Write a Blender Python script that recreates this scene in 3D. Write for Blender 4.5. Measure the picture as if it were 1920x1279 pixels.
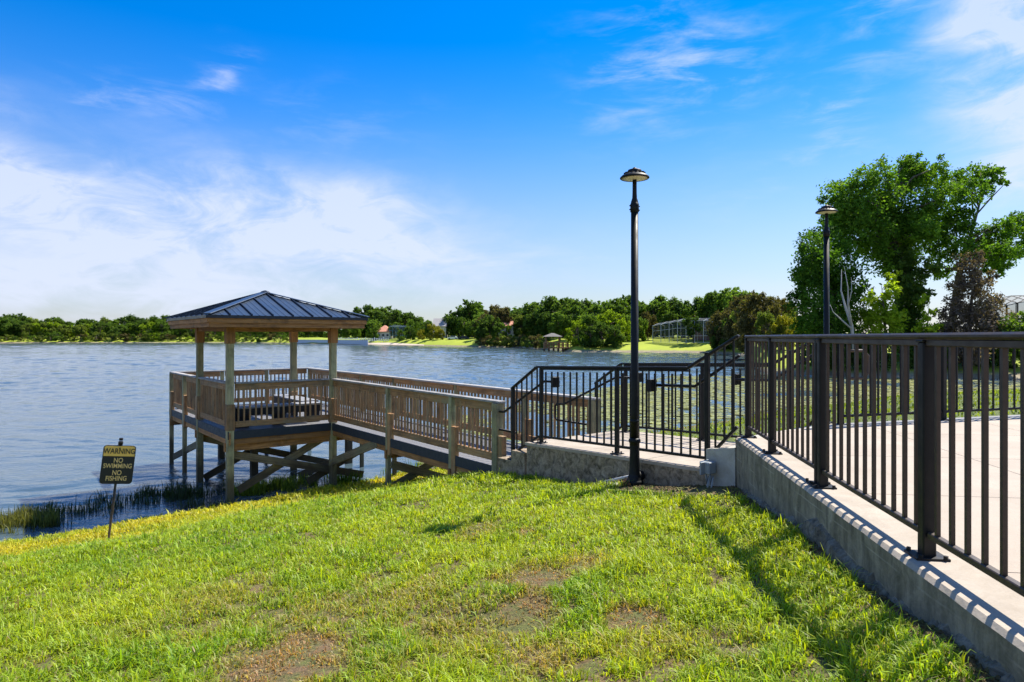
import bpy, bmesh, math, random
import numpy as np
from mathutils import Vector, Matrix

R = math.radians
for o in list(bpy.data.objects):
    bpy.data.objects.remove(o)
SC = bpy.context.scene
COL = SC.collection

# ------------------------------------------------------------------ camera, sky, sun, exposure
F = 1231.0            # focal length in photo pixels (photo 1920 wide)
HZ = 632.0            # photo row of the horizon
EYE = 3.6             # camera height above the lake surface
cam = bpy.data.cameras.new('camera')
cam.sensor_width = 36.0
cam.lens = F / 1920 * 36.0
cam.shift_y = -(639.5 - HZ) / 1920
cam.clip_start = 0.05
cam.clip_end = 6000
camo = bpy.data.objects.new('camera', cam)
camo.location = (0, 0, EYE)
camo.rotation_euler = (R(90), 0, 0)
COL.objects.link(camo)
SC.camera = camo

SUN_AZ, SUN_EL = R(52), R(54)
world = bpy.data.worlds.new('World')
SC.world = world
world.use_nodes = True
SC.view_settings.view_transform = 'Standard'
SC.view_settings.look = 'None'
SC.view_settings.gamma = 1
SC.view_settings.exposure = 1.0
SC.view_settings.use_curve_mapping = False
try:
    SC.cycles.use_denoising = True
    SC.cycles.max_bounces = 5
    SC.cycles.diffuse_bounces = 3
    SC.cycles.glossy_bounces = 2
    SC.cycles.use_adaptive_sampling = True
    SC.cycles.adaptive_threshold = 0.02
    SC.cycles.transparent_max_bounces = 12
    SC.cycles.sample_clamp_indirect = 6
except Exception:
    pass


def N(nt, t, **kw):
    n = nt.nodes.new(t)
    for k, v in kw.items():
        if k.startswith('i_'):
            n.inputs[k[2:].replace('_', ' ')].default_value = v
        else:
            setattr(n, k, v)
    return n


def math_n(nt, op, a, b=None, c=None):
    n = nt.nodes.new('ShaderNodeMath')
    n.operation = op
    for i, v in enumerate((a, b, c)):
        if v is None:
            continue
        if isinstance(v, (int, float)):
            n.inputs[i].default_value = v
        else:
            nt.links.new(v, n.inputs[i])
    return n.outputs[0]


def build_world():
    nt = world.node_tree
    nt.nodes.clear()
    L = nt.links.new
    out = N(nt, 'ShaderNodeOutputWorld')
    bg = N(nt, 'ShaderNodeBackground')
    bg.inputs['Strength'].default_value = 0.084
    L(bg.outputs[0], out.inputs[0])
    sky = N(nt, 'ShaderNodeTexSky', sky_type='NISHITA')
    sky.sun_disc = False
    sky.sun_elevation = SUN_EL
    sky.sun_rotation = SUN_AZ
    sky.altitude = 10
    sky.air_density = 1.0
    sky.dust_density = 0.35
    sky.ozone_density = 2.2
    hs = N(nt, 'ShaderNodeHueSaturation')
    tc = N(nt, 'ShaderNodeTexCoord')
    sep = N(nt, 'ShaderNodeSeparateXYZ')
    L(tc.outputs['Generated'], sep.inputs[0])
    hi = N(nt, 'ShaderNodeMapRange', interpolation_type='SMOOTHSTEP')
    hi.inputs['From Min'].default_value = 0.0
    hi.inputs['From Max'].default_value = 0.34
    hi.inputs['To Min'].default_value = 0.85
    hi.inputs['To Max'].default_value = 1.10
    L(sep.outputs[2], hi.inputs[0])
    tint = N(nt, 'ShaderNodeMix', data_type='RGBA', blend_type='MULTIPLY')
    tint.inputs[0].default_value = 1.0
    tcol = N(nt, 'ShaderNodeMix', data_type='RGBA')
    tcol.inputs[6].default_value = (.90, .94, 1.10, 1)
    tcol.inputs[7].default_value = (.27, .68, 1.16, 1)
    tel = N(nt, 'ShaderNodeMapRange', interpolation_type='SMOOTHSTEP')
    tel.inputs['From Min'].default_value = 0.0
    tel.inputs['From Max'].default_value = 0.46
    L(sep.outputs[2], tel.inputs[0])
    L(tel.outputs[0], tcol.inputs[0])
    L(tcol.outputs[2], tint.inputs[7])
    L(sky.outputs[0], tint.inputs[6])
    val = N(nt, 'ShaderNodeMapRange', interpolation_type='SMOOTHSTEP')
    val.inputs['From Min'].default_value = 0.0
    val.inputs['From Max'].default_value = 0.34
    val.inputs['To Min'].default_value = 0.66
    val.inputs['To Max'].default_value = 1.06
    L(sep.outputs[2], val.inputs[0])
    L(val.outputs[0], hs.inputs['Value'])
    L(hi.outputs[0], hs.inputs['Saturation'])
    L(tint.outputs[2], hs.inputs['Color'])
    az = math_n(nt, 'ARCTAN2', sep.outputs[0], sep.outputs[1])
    el = math_n(nt, 'ARCSINE', sep.outputs[2])
    # wispy noise in sky directions
    cb = N(nt, 'ShaderNodeCombineXYZ')
    L(math_n(nt, 'MULTIPLY', az, 1.0), cb.inputs[0])
    L(math_n(nt, 'MULTIPLY', el, 2.4), cb.inputs[1])
    rot = N(nt, 'ShaderNodeMapping')
    rot.inputs['Rotation'].default_value = (0, 0, R(-14))
    L(cb.outputs[0], rot.inputs[0])
    n1 = N(nt, 'ShaderNodeTexNoise')
    n1.inputs['Scale'].default_value = 3.2
    n1.inputs['Detail'].default_value = 9
    n1.inputs['Roughness'].default_value = 0.58
    n1.inputs['Distortion'].default_value = 0.9
    L(rot.outputs[0], n1.inputs['Vector'])
    n2 = N(nt, 'ShaderNodeTexNoise')
    n2.inputs['Scale'].default_value = 9
    n2.inputs['Detail'].default_value = 8
    n2.inputs['Roughness'].default_value = 0.65
    n2.inputs['Distortion'].default_value = 1.6
    L(rot.outputs[0], n2.inputs['Vector'])
    wn = N(nt, 'ShaderNodeTexNoise')
    wn.inputs['Scale'].default_value = 4.5
    wn.inputs['Detail'].default_value = 6
    L(rot.outputs[0], wn.inputs['Vector'])
    wsep = N(nt, 'ShaderNodeSeparateColor')
    L(wn.outputs['Color'], wsep.inputs[0])
    waz = math_n(nt, 'ADD', az, math_n(nt, 'MULTIPLY', math_n(nt, 'SUBTRACT', wsep.outputs[0], 0.5), 0.26))
    wel = math_n(nt, 'ADD', el, math_n(nt, 'MULTIPLY', math_n(nt, 'SUBTRACT', wsep.outputs[1], 0.5), 0.15))
    banks = [  # photo column, row, half sizes, amount: only used as sky directions
        (-40, 320, 300, 95, 1.25), (520, 400, 230, 85, 1.15), (330, 450, 260, 60, .7), (740, 480, 220, 60, .8),
        (150, 550, 700, 62, .75), (1925, 110, 150, 150, 1.15), (1960, 330, 120, 70, .6), (1500, 575, 700, 36, .3),
        (2400, 300, 500, 160, .7), (-700, 300, 450, 160, .7)]
    wisps = [(1255, 110, 120, 105, .85), (270, 165, 110, 30, .6), (405, 125, 50, 26, .8), (1550, 245, 75, 65, .9), (1590, 140, 160, 50, .25),
             (1440, 350, 170, 40, .25), (560, 230, 260, 50, .2), (900, 500, 200, 40, .6), (1700, 20, 160, 60, .5)]

    def gauss(lst):
        tot = None
        for px, py, rx, ry, am in lst:
            a = math.atan((px - 960) / F)
            e = math.atan((HZ - py) / F * math.cos(a))
            dx = math_n(nt, 'DIVIDE', math_n(nt, 'SUBTRACT', waz, a), rx / F * math.cos(a) ** 2)
            dy = math_n(nt, 'DIVIDE', math_n(nt, 'SUBTRACT', wel, e), ry / F * math.cos(a))
            d2 = math_n(nt, 'ADD', math_n(nt, 'MULTIPLY', dx, dx), math_n(nt, 'MULTIPLY', dy, dy))
            g = math_n(nt, 'MULTIPLY', math_n(nt, 'POWER', 2.718, math_n(nt, 'MULTIPLY', d2, -1.0)), am)
            tot = g if tot is None else math_n(nt, 'ADD', tot, g)
        return tot
    far = math_n(nt, 'GREATER_THAN', math_n(nt, 'ABSOLUTE', az), 1.15)
    total = math_n(nt, 'ADD', gauss(banks), math_n(nt, 'MULTIPLY', far, 0.3))
    nn = math_n(nt, 'ADD', math_n(nt, 'MULTIPLY', n1.outputs[0], 0.66), math_n(nt, 'MULTIPLY', n2.outputs[0], 0.34))
    mr = N(nt, 'ShaderNodeMapRange', interpolation_type='SMOOTHSTEP')
    mr.inputs['From Min'].default_value = 0.34
    mr.inputs['From Max'].default_value = 0.66
    L(nn, mr.inputs[0])
    fac = math_n(nt, 'MULTIPLY', total, math_n(nt, 'ADD', math_n(nt, 'MULTIPLY', mr.outputs[0], 1.05), 0.16))
    n3 = N(nt, 'ShaderNodeTexNoise')
    n3.inputs['Scale'].default_value = 10
    n3.inputs['Detail'].default_value = 9
    n3.inputs['Roughness'].default_value = 0.62
    n3.inputs['Distortion'].default_value = 0.35
    st = N(nt, 'ShaderNodeMapping')
    st.inputs['Scale'].default_value = (.8, 1.3, 1)
    st.inputs['Rotation'].default_value = (0, 0, R(16))
    L(cb.outputs[0], st.inputs[0])
    L(st.outputs[0], n3.inputs['Vector'])
    mw = N(nt, 'ShaderNodeMapRange', interpolation_type='SMOOTHSTEP')
    mw.inputs['From Min'].default_value = 0.42
    mw.inputs['From Max'].default_value = 0.80
    L(n3.outputs[0], mw.inputs[0])
    fac = math_n(nt, 'ADD', fac, math_n(nt, 'MULTIPLY', gauss(wisps), math_n(nt, 'MULTIPLY', mw.outputs[0], .80)))
    fac = math_n(nt, 'MINIMUM', fac, 0.76)
    up = math_n(nt, 'GREATER_THAN', sep.outputs[2], 0.0)
    fac = math_n(nt, 'MULTIPLY', fac, up)
    mix = N(nt, 'ShaderNodeMix', data_type='RGBA')
    L(fac, mix.inputs[0])
    L(hs.outputs[0], mix.inputs[6])
    mix.inputs[7].default_value = (4.9, 5.3, 6.5, 1)
    L(mix.outputs[2], bg.inputs['Color'])


build_world()
sun = bpy.data.lights.new('sun', 'SUN')
sun.energy = 4.6
sun.angle = R(0.53)
sun.color = (1.0, 0.94, 0.84)
suno = bpy.data.objects.new('sun', sun)
sd = Vector((math.sin(SUN_AZ) * math.cos(SUN_EL), math.cos(SUN_AZ) * math.cos(SUN_EL), math.sin(SUN_EL)))
suno.rotation_euler = (-sd).to_track_quat('-Z', 'Y').to_euler()
suno.location = (20, 15, 30)
COL.objects.link(suno)

# ------------------------------------------------------------------ geometry helpers
U = np.array((-0.6225, 0.7826))      # along the walkway, towards the lake
V = np.array((0.7826, 0.6225))       # across it
A0 = np.array((0.43, 9.61))


def P(t, w, z):
    p = A0 + t * U + w * V
    return Vector((p[0], p[1], z))


def pix(px, py, y):
    """photo pixel at depth y -> point"""
    return Vector(((px - 960) / F * y, y, EYE + (HZ - py) / F * y))


def link(o):
    COL.objects.link(o)
    return o


def tag(o, label=None, cat=None, group=None, kind=None):
    if label: o['label'] = label
    if cat: o['category'] = cat
    if group: o['group'] = group
    if kind: o['kind'] = kind
    return o


def empty(name, loc=(0, 0, 0)):
    o = bpy.data.objects.new(name, None)
    o.location = loc
    o.empty_display_size = 0.2
    return link(o)


def wloc(o):
    v = Vector(o.location)
    while o.parent:
        o = o.parent
        v = v + Vector(o.location)
    return v


def place(o, parent, M):
    """world matrix M under a parent whose ancestors only translate, or a mesh with any matrix"""
    if parent is None:
        o.matrix_world = M
    else:
        o.parent = parent
        Mp = Matrix.Identity(4)
        p = parent
        while p:
            Mp = p.matrix_basis @ Mp
            p = p.parent
        o.matrix_basis = Mp.inverted() @ M
    return o


def mobj(name, me, mat, parent=None, M=None):
    o = bpy.data.objects.new(name, me)
    if mat and not me.materials:
        me.materials.append(mat)
    link(o)
    place(o, parent, M or Matrix.Identity(4))
    return o


_cache = {}


def box_mesh(l, w, h, mat, bev=0.0):
    key = (round(l, 3), round(w, 3), round(h, 3), mat.name, bev)
    if key in _cache:
        return _cache[key]
    bm = bmesh.new()
    bmesh.ops.create_cube(bm, size=1)
    for v in bm.verts:
        v.co = Vector((v.co.x * l, v.co.y * w, v.co.z * h))
    if bev > 0:
        bmesh.ops.bevel(bm, geom=list(bm.edges), offset=bev, segments=1, affect='EDGES')
    me = bpy.data.meshes.new('box')
    bm.to_mesh(me)
    bm.free()
    me.materials.append(mat)
    _cache[key] = me
    return me


def beam(name, p0, p1, w, h, mat, parent, bev=0.0, up=(0, 0, 1), roll=0):
    p0, p1 = Vector(p0), Vector(p1)
    d = p1 - p0
    x = d.normalized()
    upv = Vector(up)
    if abs(x.dot(upv)) > 0.98:
        upv = Vector((V[0], V[1], 0))
    y = upv.cross(x).normalized()
    z = x.cross(y).normalized()
    M = Matrix(((x.x, y.x, z.x, 0), (x.y, y.y, z.y, 0), (x.z, y.z, z.z, 0), (0, 0, 0, 1)))
    M = Matrix.Translation((p0 + p1) / 2) @ M
    return mobj(name, box_mesh(d.length, w, h, mat, bev), mat, parent, M)


def pydata(name, verts, faces, mat=None, smooth=False):
    me = bpy.data.meshes.new(name)
    me.from_pydata([tuple(v) for v in verts], [], faces)
    if mat: me.materials.append(mat)
    if smooth:
        me.polygons.foreach_set('use_smooth', [True] * len(me.polygons))
    me.update()
    return me


def np_mesh(name, verts, loops, sizes, mat=None, smooth=False, tone=None):
    """fast mesh from numpy: verts (n,3), flat loops, face sizes"""
    me = bpy.data.meshes.new(name)
    me.vertices.add(len(verts))
    me.vertices.foreach_set('co', np.asarray(verts, np.float32).ravel())
    me.loops.add(len(loops))
    me.loops.foreach_set('vertex_index', np.asarray(loops, np.int32))
    me.polygons.add(len(sizes))
    st = np.concatenate(([0], np.cumsum(sizes)[:-1])).astype(np.int32)
    me.polygons.foreach_set('loop_start', st)
    me.polygons.foreach_set('loop_total', np.asarray(sizes, np.int32))
    if smooth:
        me.polygons.foreach_set('use_smooth', np.ones(len(sizes), bool))
    if tone is not None:
        at = me.attributes.new('tone', 'FLOAT_COLOR', 'POINT')
        c = np.ones((len(verts), 4), np.float32)
        c[:, :tone.shape[1]] = tone
        at.data.foreach_set('color', c.ravel())
    if mat: me.materials.append(mat)
    me.update(calc_edges=True)
    me.validate()
    return me


def lathe(profile, seg=20):
    vs, fs = [], []
    for r, z in profile:
        for k in range(seg):
            a = 2 * math.pi * k / seg
            vs.append((r * math.cos(a), r * math.sin(a), z))
    for i in range(len(profile) - 1):
        for k in range(seg):
            a, b = i * seg + k, i * seg + (k + 1) % seg
            fs.append((a, b, b + seg, a + seg))
    fs.append(tuple(range(seg))[::-1])
    n = (len(profile) - 1) * seg
    fs.append(tuple(range(n, n + seg)))
    return vs, fs


def tube(path, radii, seg=8):
    """one tapered tube: verts, faces"""
    vs, fs = [], []
    path = [Vector(p) for p in path]
    n = len(path)
    prev = None
    for i, p in enumerate(path):
        d = (path[min(i + 1, n - 1)] - path[max(i - 1, 0)]).normalized()
        a = prev if prev is not None else (Vector((1, 0, 0)) if abs(d.x) < .9 else Vector((0, 1, 0)))
        x = (a - d * a.dot(d)).normalized()
        prev = x
        y = d.cross(x)
        r = radii[i] if hasattr(radii, '__len__') else radii
        for k in range(seg):
            an = 2 * math.pi * k / seg
            vs.append(p + x * math.cos(an) * r + y * math.sin(an) * r)
    for i in range(n - 1):
        for k in range(seg):
            a, b = i * seg + k, i * seg + (k + 1) % seg
            fs.append((a, b, b + seg, a + seg))
    fs.append(tuple(range(seg))[::-1])
    fs.append(tuple(range((n - 1) * seg, n * seg)))
    return vs, fs


def join(parts):
    vs, fs = [], []
    for v, f in parts:
        o = len(vs)
        vs += list(v)
        fs += [tuple(i + o for i in q) for q in f]
    return vs, fs


# ------------------------------------------------------------------ materials
def new_mat(name):
    m = bpy.data.materials.new(name)
    m.use_nodes = True
    nt = m.node_tree
    b = nt.nodes['Principled BSDF']
    return m, nt, b


def ramp(nt, fac, stops):
    r = nt.nodes.new('ShaderNodeValToRGB')
    e = r.color_ramp.elements
    while len(e) < len(stops):
        e.new(0.5)
    for i, (p, c) in enumerate(stops):
        e[i].position = p
        e[i].color = (*c, 1)
    nt.links.new(fac, r.inputs[0])
    return r.outputs[0]


def noise(nt, vec, scale, detail=5, rough=.55, dist=0):
    n = nt.nodes.new('ShaderNodeTexNoise')
    n.inputs['Scale'].default_value = scale
    n.inputs['Detail'].default_value = detail
    n.inputs['Roughness'].default_value = rough
    n.inputs['Distortion'].default_value = dist
    if vec is not None:
        nt.links.new(vec, n.inputs['Vector'])
    return n.outputs[0]


def mapping(nt, vec, scale=(1, 1, 1), loc=(0, 0, 0), rot=(0, 0, 0)):
    n = nt.nodes.new('ShaderNodeMapping')
    n.inputs['Scale'].default_value = scale
    n.inputs['Location'].default_value = loc
    n.inputs['Rotation'].default_value = rot
    nt.links.new(vec, n.inputs[0])
    return n.outputs[0]


def mixc(nt, fac, a, b, mode='MIX'):
    n = nt.nodes.new('ShaderNodeMix')
    n.data_type = 'RGBA'
    n.blend_type = mode
    for i, v in ((0, fac), (6, a), (7, b)):
        if isinstance(v, (int, float)):
            n.inputs[i].default_value = v
        elif isinstance(v, tuple):
            n.inputs[i].default_value = (*v, 1) if len(v) == 3 else v
        else:
            nt.links.new(v, n.inputs[i])
    return n.outputs[2]


def bump(nt, b, h, strength=.3, dist=.01):
    n = nt.nodes.new('ShaderNodeBump')
    n.inputs['Strength'].default_value = strength
    n.inputs['Distance'].default_value = dist
    nt.links.new(h, n.inputs['Height'])
    nt.links.new(n.outputs[0], b.inputs['Normal'])


def wood_mat(name, c0, c1, c2, green=None, rough=.8):
    m, nt, b = new_mat(name)
    tc = nt.nodes.new('ShaderNodeTexCoord')
    oi = nt.nodes.new('ShaderNodeObjectInfo')
    add = nt.nodes.new('ShaderNodeVectorMath')
    add.operation = 'ADD'
    sc = nt.nodes.new('ShaderNodeVectorMath')
    sc.operation = 'SCALE'
    sc.inputs[0].default_value = (17, 9, 23)
    nt.links.new(oi.outputs['Random'], sc.inputs[3])
    nt.links.new(tc.outputs['Object'], add.inputs[0])
    nt.links.new(sc.outputs[0], add.inputs[1])
    v = mapping(nt, add.outputs[0], (1.6, 34, 34))
    g = noise(nt, v, 1.0, 6, .6, .8)
    col = ramp(nt, g, [(.25, c0), (.5, c1), (.75, c2)])
    big = noise(nt, mapping(nt, add.outputs[0], (1.5, 6, 6)), 1.0, 4, .6)
    if green:
        f = ramp(nt, big, [(.45, (0, 0, 0)), (.72, (1, 1, 1))])
        col = mixc(nt, math_n(nt, 'MULTIPLY', f, .7), col, green)
    tone = math_n(nt, 'ADD', math_n(nt, 'MULTIPLY', oi.outputs['Random'], .5), .75)
    cmb = nt.nodes.new('ShaderNodeCombineColor')
    for i in range(3):
        nt.links.new(tone, cmb.inputs[i])
    col = mixc(nt, 1.0, col, cmb.outputs[0], 'MULTIPLY')
    st = noise(nt, add.outputs[0], 3.0, 6, .7)
    col = mixc(nt, ramp(nt, st, [(.48, (0, 0, 0)), (.74, (.75, .75, .75))]), col, (.035, .028, .020))
    gp = nt.nodes.new('ShaderNodeNewGeometry')
    sp = nt.nodes.new('ShaderNodeSeparateXYZ')
    nt.links.new(gp.outputs['Position'], sp.inputs[0])
    zz = math_n(nt, 'ADD', sp.outputs[2], math_n(nt, 'MULTIPLY', math_n(nt, 'SUBTRACT', big, .5), .9))
    wm = nt.nodes.new('ShaderNodeMapRange')
    wm.inputs['From Min'].default_value = .50
    wm.inputs['From Max'].default_value = .78
    wm.inputs['To Min'].default_value = .78
    wm.inputs['To Max'].default_value = 0
    nt.links.new(zz, wm.inputs[0])
    col = mixc(nt, wm.outputs[0], col, (.035, .026, .014))
    nt.links.new(col, b.inputs['Base Color'])
    b.inputs['Roughness'].default_value = rough
    bump(nt, b, g, .5, .004)
    return m


WOOD = wood_mat('weathered_wood', (0.147, 0.075, 0.031), (0.350, 0.183, 0.071), (0.559, 0.333, 0.155), (0.248, 0.225, 0.132))
WOODG = wood_mat('green_treated_wood', (0.166, 0.144, 0.070), (0.316, 0.277, 0.144), (0.510, 0.439, 0.246), (0.229, 0.264, 0.131))
WOODCAP = wood_mat('grey_cap_wood', (.20, .185, .165), (.33, .31, .285), (.45, .43, .40))
WOODBR = wood_mat('brown_beam_wood', (0.162, 0.070, 0.022), (0.365, 0.176, 0.057), (0.513, 0.270, 0.101))
PILE = wood_mat('pile_wood', (0.114, 0.084, 0.046), (0.235, 0.181, 0.097), (0.389, 0.308, 0.170), (0.179, 0.194, 0.097))


def paint_mat(name, c, rough=.4, metal=0., var=.15, scale=40, spec=.4):
    m, nt, b = new_mat(name)
    tc = nt.nodes.new('ShaderNodeTexCoord')
    g = noise(nt, tc.outputs['Object'], scale, 5, .6)
    col = ramp(nt, g, [(.2, tuple(x * (1 - var) for x in c)), (.8, tuple(min(1, x * (1 + var)) for x in c))])
    nt.links.new(col, b.inputs['Base Color'])
    b.inputs['Roughness'].default_value = rough
    b.inputs['Metallic'].default_value = metal
    b.inputs['Specular IOR Level'].default_value = spec
    rr = ramp(nt, noise(nt, tc.outputs['Object'], scale * .3, 4, .6), [(.3, (rough * .8,) * 3), (.7, (min(1, rough * 1.25),) * 3)])
    nt.links.new(rr, b.inputs['Roughness'])
    bump(nt, b, g, .08, .002)
    return m


BRONZE = paint_mat('dark_bronze_paint', (.048, .031, .019), .5, 0.0, .2)
BLACK = paint_mat('black_paint', (.007, .0065, .006), .5, 0., .3, 40, .3)
LAMPM = paint_mat('dark_green_black_paint', (.006, .007, .006), .5, 0., .3, 40, .25)
FASCIA = paint_mat('slate_composite', (.030, .038, .048), .6, 0, .2)
ROOFM = paint_mat('slate_metal_roof', (.055, .075, .105), .34, 0.35, .12, 6)
ROOFD = paint_mat('dark_metal_trim', (.020, .026, .036), .4, 0.2, .2)
GREYBOX = paint_mat('grey_plastic', (.30, .34, .36), .5, 0, .12)
PVC = paint_mat('grey_pvc', (.42, .43, .43), .45, 0, .2)
SIGNBLK = paint_mat('sign_black', (.020, .021, .024), .42, 0, .2)
SIGNYEL = paint_mat('sign_yellow', (.95, .58, .12), .5, 0, .06)
SIGNTXT = paint_mat('sign_gold_text', (.86, .60, .22), .55, 0, .05)
LAMPIN = paint_mat('lamp_reflector', (.62, .56, .42), .4, 0, .1)
WHITE = paint_mat('white_frame', (.72, .73, .74), .5, 0, .05)
BENCH = paint_mat('bench_composite', (.26, .265, .28), .6, 0, .15)
DECKM = paint_mat('deck_composite', (.16, .162, .17), .65, 0, .2)
BENCHD = paint_mat('bench_dark', (.018, .018, .020), .6, 0, .2)


def post_sign_mat():
    m, nt, b = new_mat('rusty_sign_post')
    tc = nt.nodes.new('ShaderNodeTexCoord')
    sep = nt.nodes.new('ShaderNodeSeparateXYZ')
    nt.links.new(tc.outputs['Object'], sep.inputs[0])
    n = noise(nt, tc.outputs['Object'], 14, 6, .7)
    f = math_n(nt, 'ADD', math_n(nt, 'MULTIPLY', sep.outputs[0], -1.2), math_n(nt, 'MULTIPLY', n, 1.0))
    col = ramp(nt, f, [(.3, (.03, .03, .032)), (.75, (.13, .085, .06)), (1, (.20, .13, .09))])
    nt.links.new(col, b.inputs['Base Color'])
    b.inputs['Roughness'].default_value = .7
    return m


RUST = post_sign_mat()


def concrete_mat(name, c0, c1, stain, amt=.5, scale=2.5, streak=False):
    m, nt, b = new_mat(name)
    tc = nt.nodes.new('ShaderNodeTexCoord')
    g = nt.nodes.new('ShaderNodeNewGeometry')
    pos = g.outputs['Position']
    fine = noise(nt, pos, 60, 5, .7)
    mid = noise(nt, pos, scale, 8, .65, .4)
    col = ramp(nt, mid, [(.3, c0), (.7, c1)])
    if streak:
        sv = mapping(nt, pos, (9, 9, 1.2))
        s = noise(nt, sv, 1.0, 6, .65, .3)
        s = math_n(nt, 'ADD', math_n(nt, 'MULTIPLY', s, .5), math_n(nt, 'MULTIPLY', noise(nt, pos, 5.5, 9, .72, .8), .55))
    else:
        s = noise(nt, pos, scale * 2.2, 8, .7, .6)
    col = mixc(nt, ramp(nt, s, [(.42, (0, 0, 0)), (.66, (amt,) * 3)]), col, stain)
    col = mixc(nt, math_n(nt, 'MULTIPLY', ramp(nt, fine, [(.35, (1, 1, 1)), (.6, (0, 0, 0))]), .22), col, stain)
    if streak:
        sx_ = nt.nodes.new('ShaderNodeSeparateXYZ')
        nt.links.new(pos, sx_.inputs[0])
        zl = math_n(nt, 'ADD', math_n(nt, 'MULTIPLY', sx_.outputs[2], 7.5), math_n(nt, 'MULTIPLY', noise(nt, pos, 1.3, 2), .25))
        ln = math_n(nt, 'LESS_THAN', math_n(nt, 'ABSOLUTE', math_n(nt, 'SUBTRACT', math_n(nt, 'FRACT', zl), .5)), .035)
        ln = math_n(nt, 'MULTIPLY', ln, ramp(nt, noise(nt, pos, 2.1, 4), [(.45, (0, 0, 0)), (.6, (.6, .6, .6))]))
        col = mixc(nt, ln, col, (.42, .37, .28))
    nt.links.new(col, b.inputs['Base Color'])
    b.inputs['Roughness'].default_value = .9
    hh = math_n(nt, 'ADD', math_n(nt, 'MULTIPLY', fine, .35), mid)
    bump(nt, b, hh, .45, .012)
    return m


WALLC = concrete_mat('retaining_wall_concrete', (.26, .215, .145), (.46, .39, .27), (.075, .062, .034), .9, 2.2, True)
ROUGHC = concrete_mat('rough_stained_concrete', (.27, .20, .125), (.48, .38, .26), (.055, .038, .018), .95, 5.5)
SLABC = concrete_mat('landing_concrete', (.37, .31, .24), (.46, .395, .31), (.24, .195, .14), .5, 1.6)
PLAZAC = concrete_mat('plaza_concrete', (.37, .305, .235), (.44, .37, .29), (.28, .23, .175), .35, .9)
BORDERC = concrete_mat('grey_border_concrete', (.20, .20, .20), (.28, .275, .27), (.12, .12, .12), .4, 2)
WHITEC = concrete_mat('pale_step_concrete', (.42, .40, .34), (.56, .53, .46), (.26, .22, .15), .5, 2.6)
FOOT = concrete_mat('footing_concrete', (.15, .125, .085), (.30, .255, .185), (.045, .034, .018), .9, 7)


def leaf_mat(name, dark, mid, light, trans=.48, rough=.7):
    m, nt, b = new_mat(name)
    at = nt.nodes.new('ShaderNodeAttribute')
    at.attribute_name = 'tone'
    sepc = nt.nodes.new('ShaderNodeSeparateColor')
    nt.links.new(at.outputs['Color'], sepc.inputs[0])
    oi = nt.nodes.new('ShaderNodeObjectInfo')
    f = math_n(nt, 'ADD', math_n(nt, 'MULTIPLY', sepc.outputs[0], .8), math_n(nt, 'MULTIPLY', oi.outputs['Random'], .3))
    col = ramp(nt, f, [(.1, dark), (.5, mid), (.95, light)])
    nt.links.new(col, b.inputs['Base Color'])
    b.inputs['Roughness'].default_value = rough
    b.inputs['Specular IOR Level'].default_value = .12
    tr = nt.nodes.new('ShaderNodeBsdfTranslucent')
    tcol = mixc(nt, 1.0, col, (1.5, 1.55, .55), 'MULTIPLY')
    nt.links.new(tcol, tr.inputs[0])
    ms = nt.nodes.new('ShaderNodeMixShader')
    ms.inputs[0].default_value = trans
    nt.links.new(b.outputs[0], ms.inputs[1])
    nt.links.new(tr.outputs[0], ms.inputs[2])
    nt.links.new(ms.outputs[0], nt.nodes['Material Output'].inputs[0])
    return m


LEAF = {
    'dark': leaf_mat('leaf_dark_green', (.030, .060, .014), (.072, .128, .024), (.145, .215, .040)),
    'mid': leaf_mat('leaf_green', (.040, .078, .013), (.10, .172, .026), (.195, .285, .045)),
    'olive': leaf_mat('leaf_olive', (.06, .09, .018), (.135, .18, .035), (.23, .28, .055)),
    'yellow': leaf_mat('leaf_yellow_green', (.10, .15, .010), (.23, .32, .02), (.36, .46, .03)),
    'tall': leaf_mat('leaf_tall_tree', (.022, .06, .008), (.075, .165, .016), (.175, .30, .03), .42),
    'brown': leaf_mat('leaf_dead_brown', (.075, .055, .040), (.16, .118, .088), (.25, .185, .14), .3),
    'rust': leaf_mat('leaf_brownish_green', (.045, .045, .016), (.11, .095, .032), (.19, .165, .055), .3),
    'ochre': leaf_mat('leaf_ochre', (.12, .12, .012), (.25, .24, .02), (.36, .33, .035), .35),
}


def bark_mat(name, a, c):
    m, nt, b = new_mat(name)
    tc = nt.nodes.new('ShaderNodeTexCoord')
    n = noise(nt, mapping(nt, tc.outputs['Object'], (3, 3, .7)), 2, 7, .7)
    nt.links.new(ramp(nt, n, [(.3, a), (.7, c)]), b.inputs['Base Color'])
    b.inputs['Roughness'].default_value = .9
    bump(nt, b, n, .6, .05)
    return m


BARK = bark_mat('bark', (.06, .045, .032), (.17, .135, .10))
BARKW = bark_mat('pale_bark', (.30, .28, .25), (.52, .50, .46))


def grass_mat():
    m, nt, b = new_mat('grass_blade')
    at = nt.nodes.new('ShaderNodeAttribute')
    at.attribute_name = 'tone'
    col = at.outputs['Color']
    nt.links.new(col, b.inputs['Base Color'])
    b.inputs['Roughness'].default_value = .5
    b.inputs['Specular IOR Level'].default_value = .35
    tr = nt.nodes.new('ShaderNodeBsdfTranslucent')
    nt.links.new(mixc(nt, 1.0, col, (1.7, 1.55, .6), 'MULTIPLY'), tr.inputs[0])
    ms = nt.nodes.new('ShaderNodeMixShader')
    ms.inputs[0].default_value = .42
    nt.links.new(b.outputs[0], ms.inputs[1])
    nt.links.new(tr.outputs[0], ms.inputs[2])
    nt.links.new(ms.outputs[0], nt.nodes['Material Output'].inputs[0])
    return m


GRASS = grass_mat()


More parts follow.
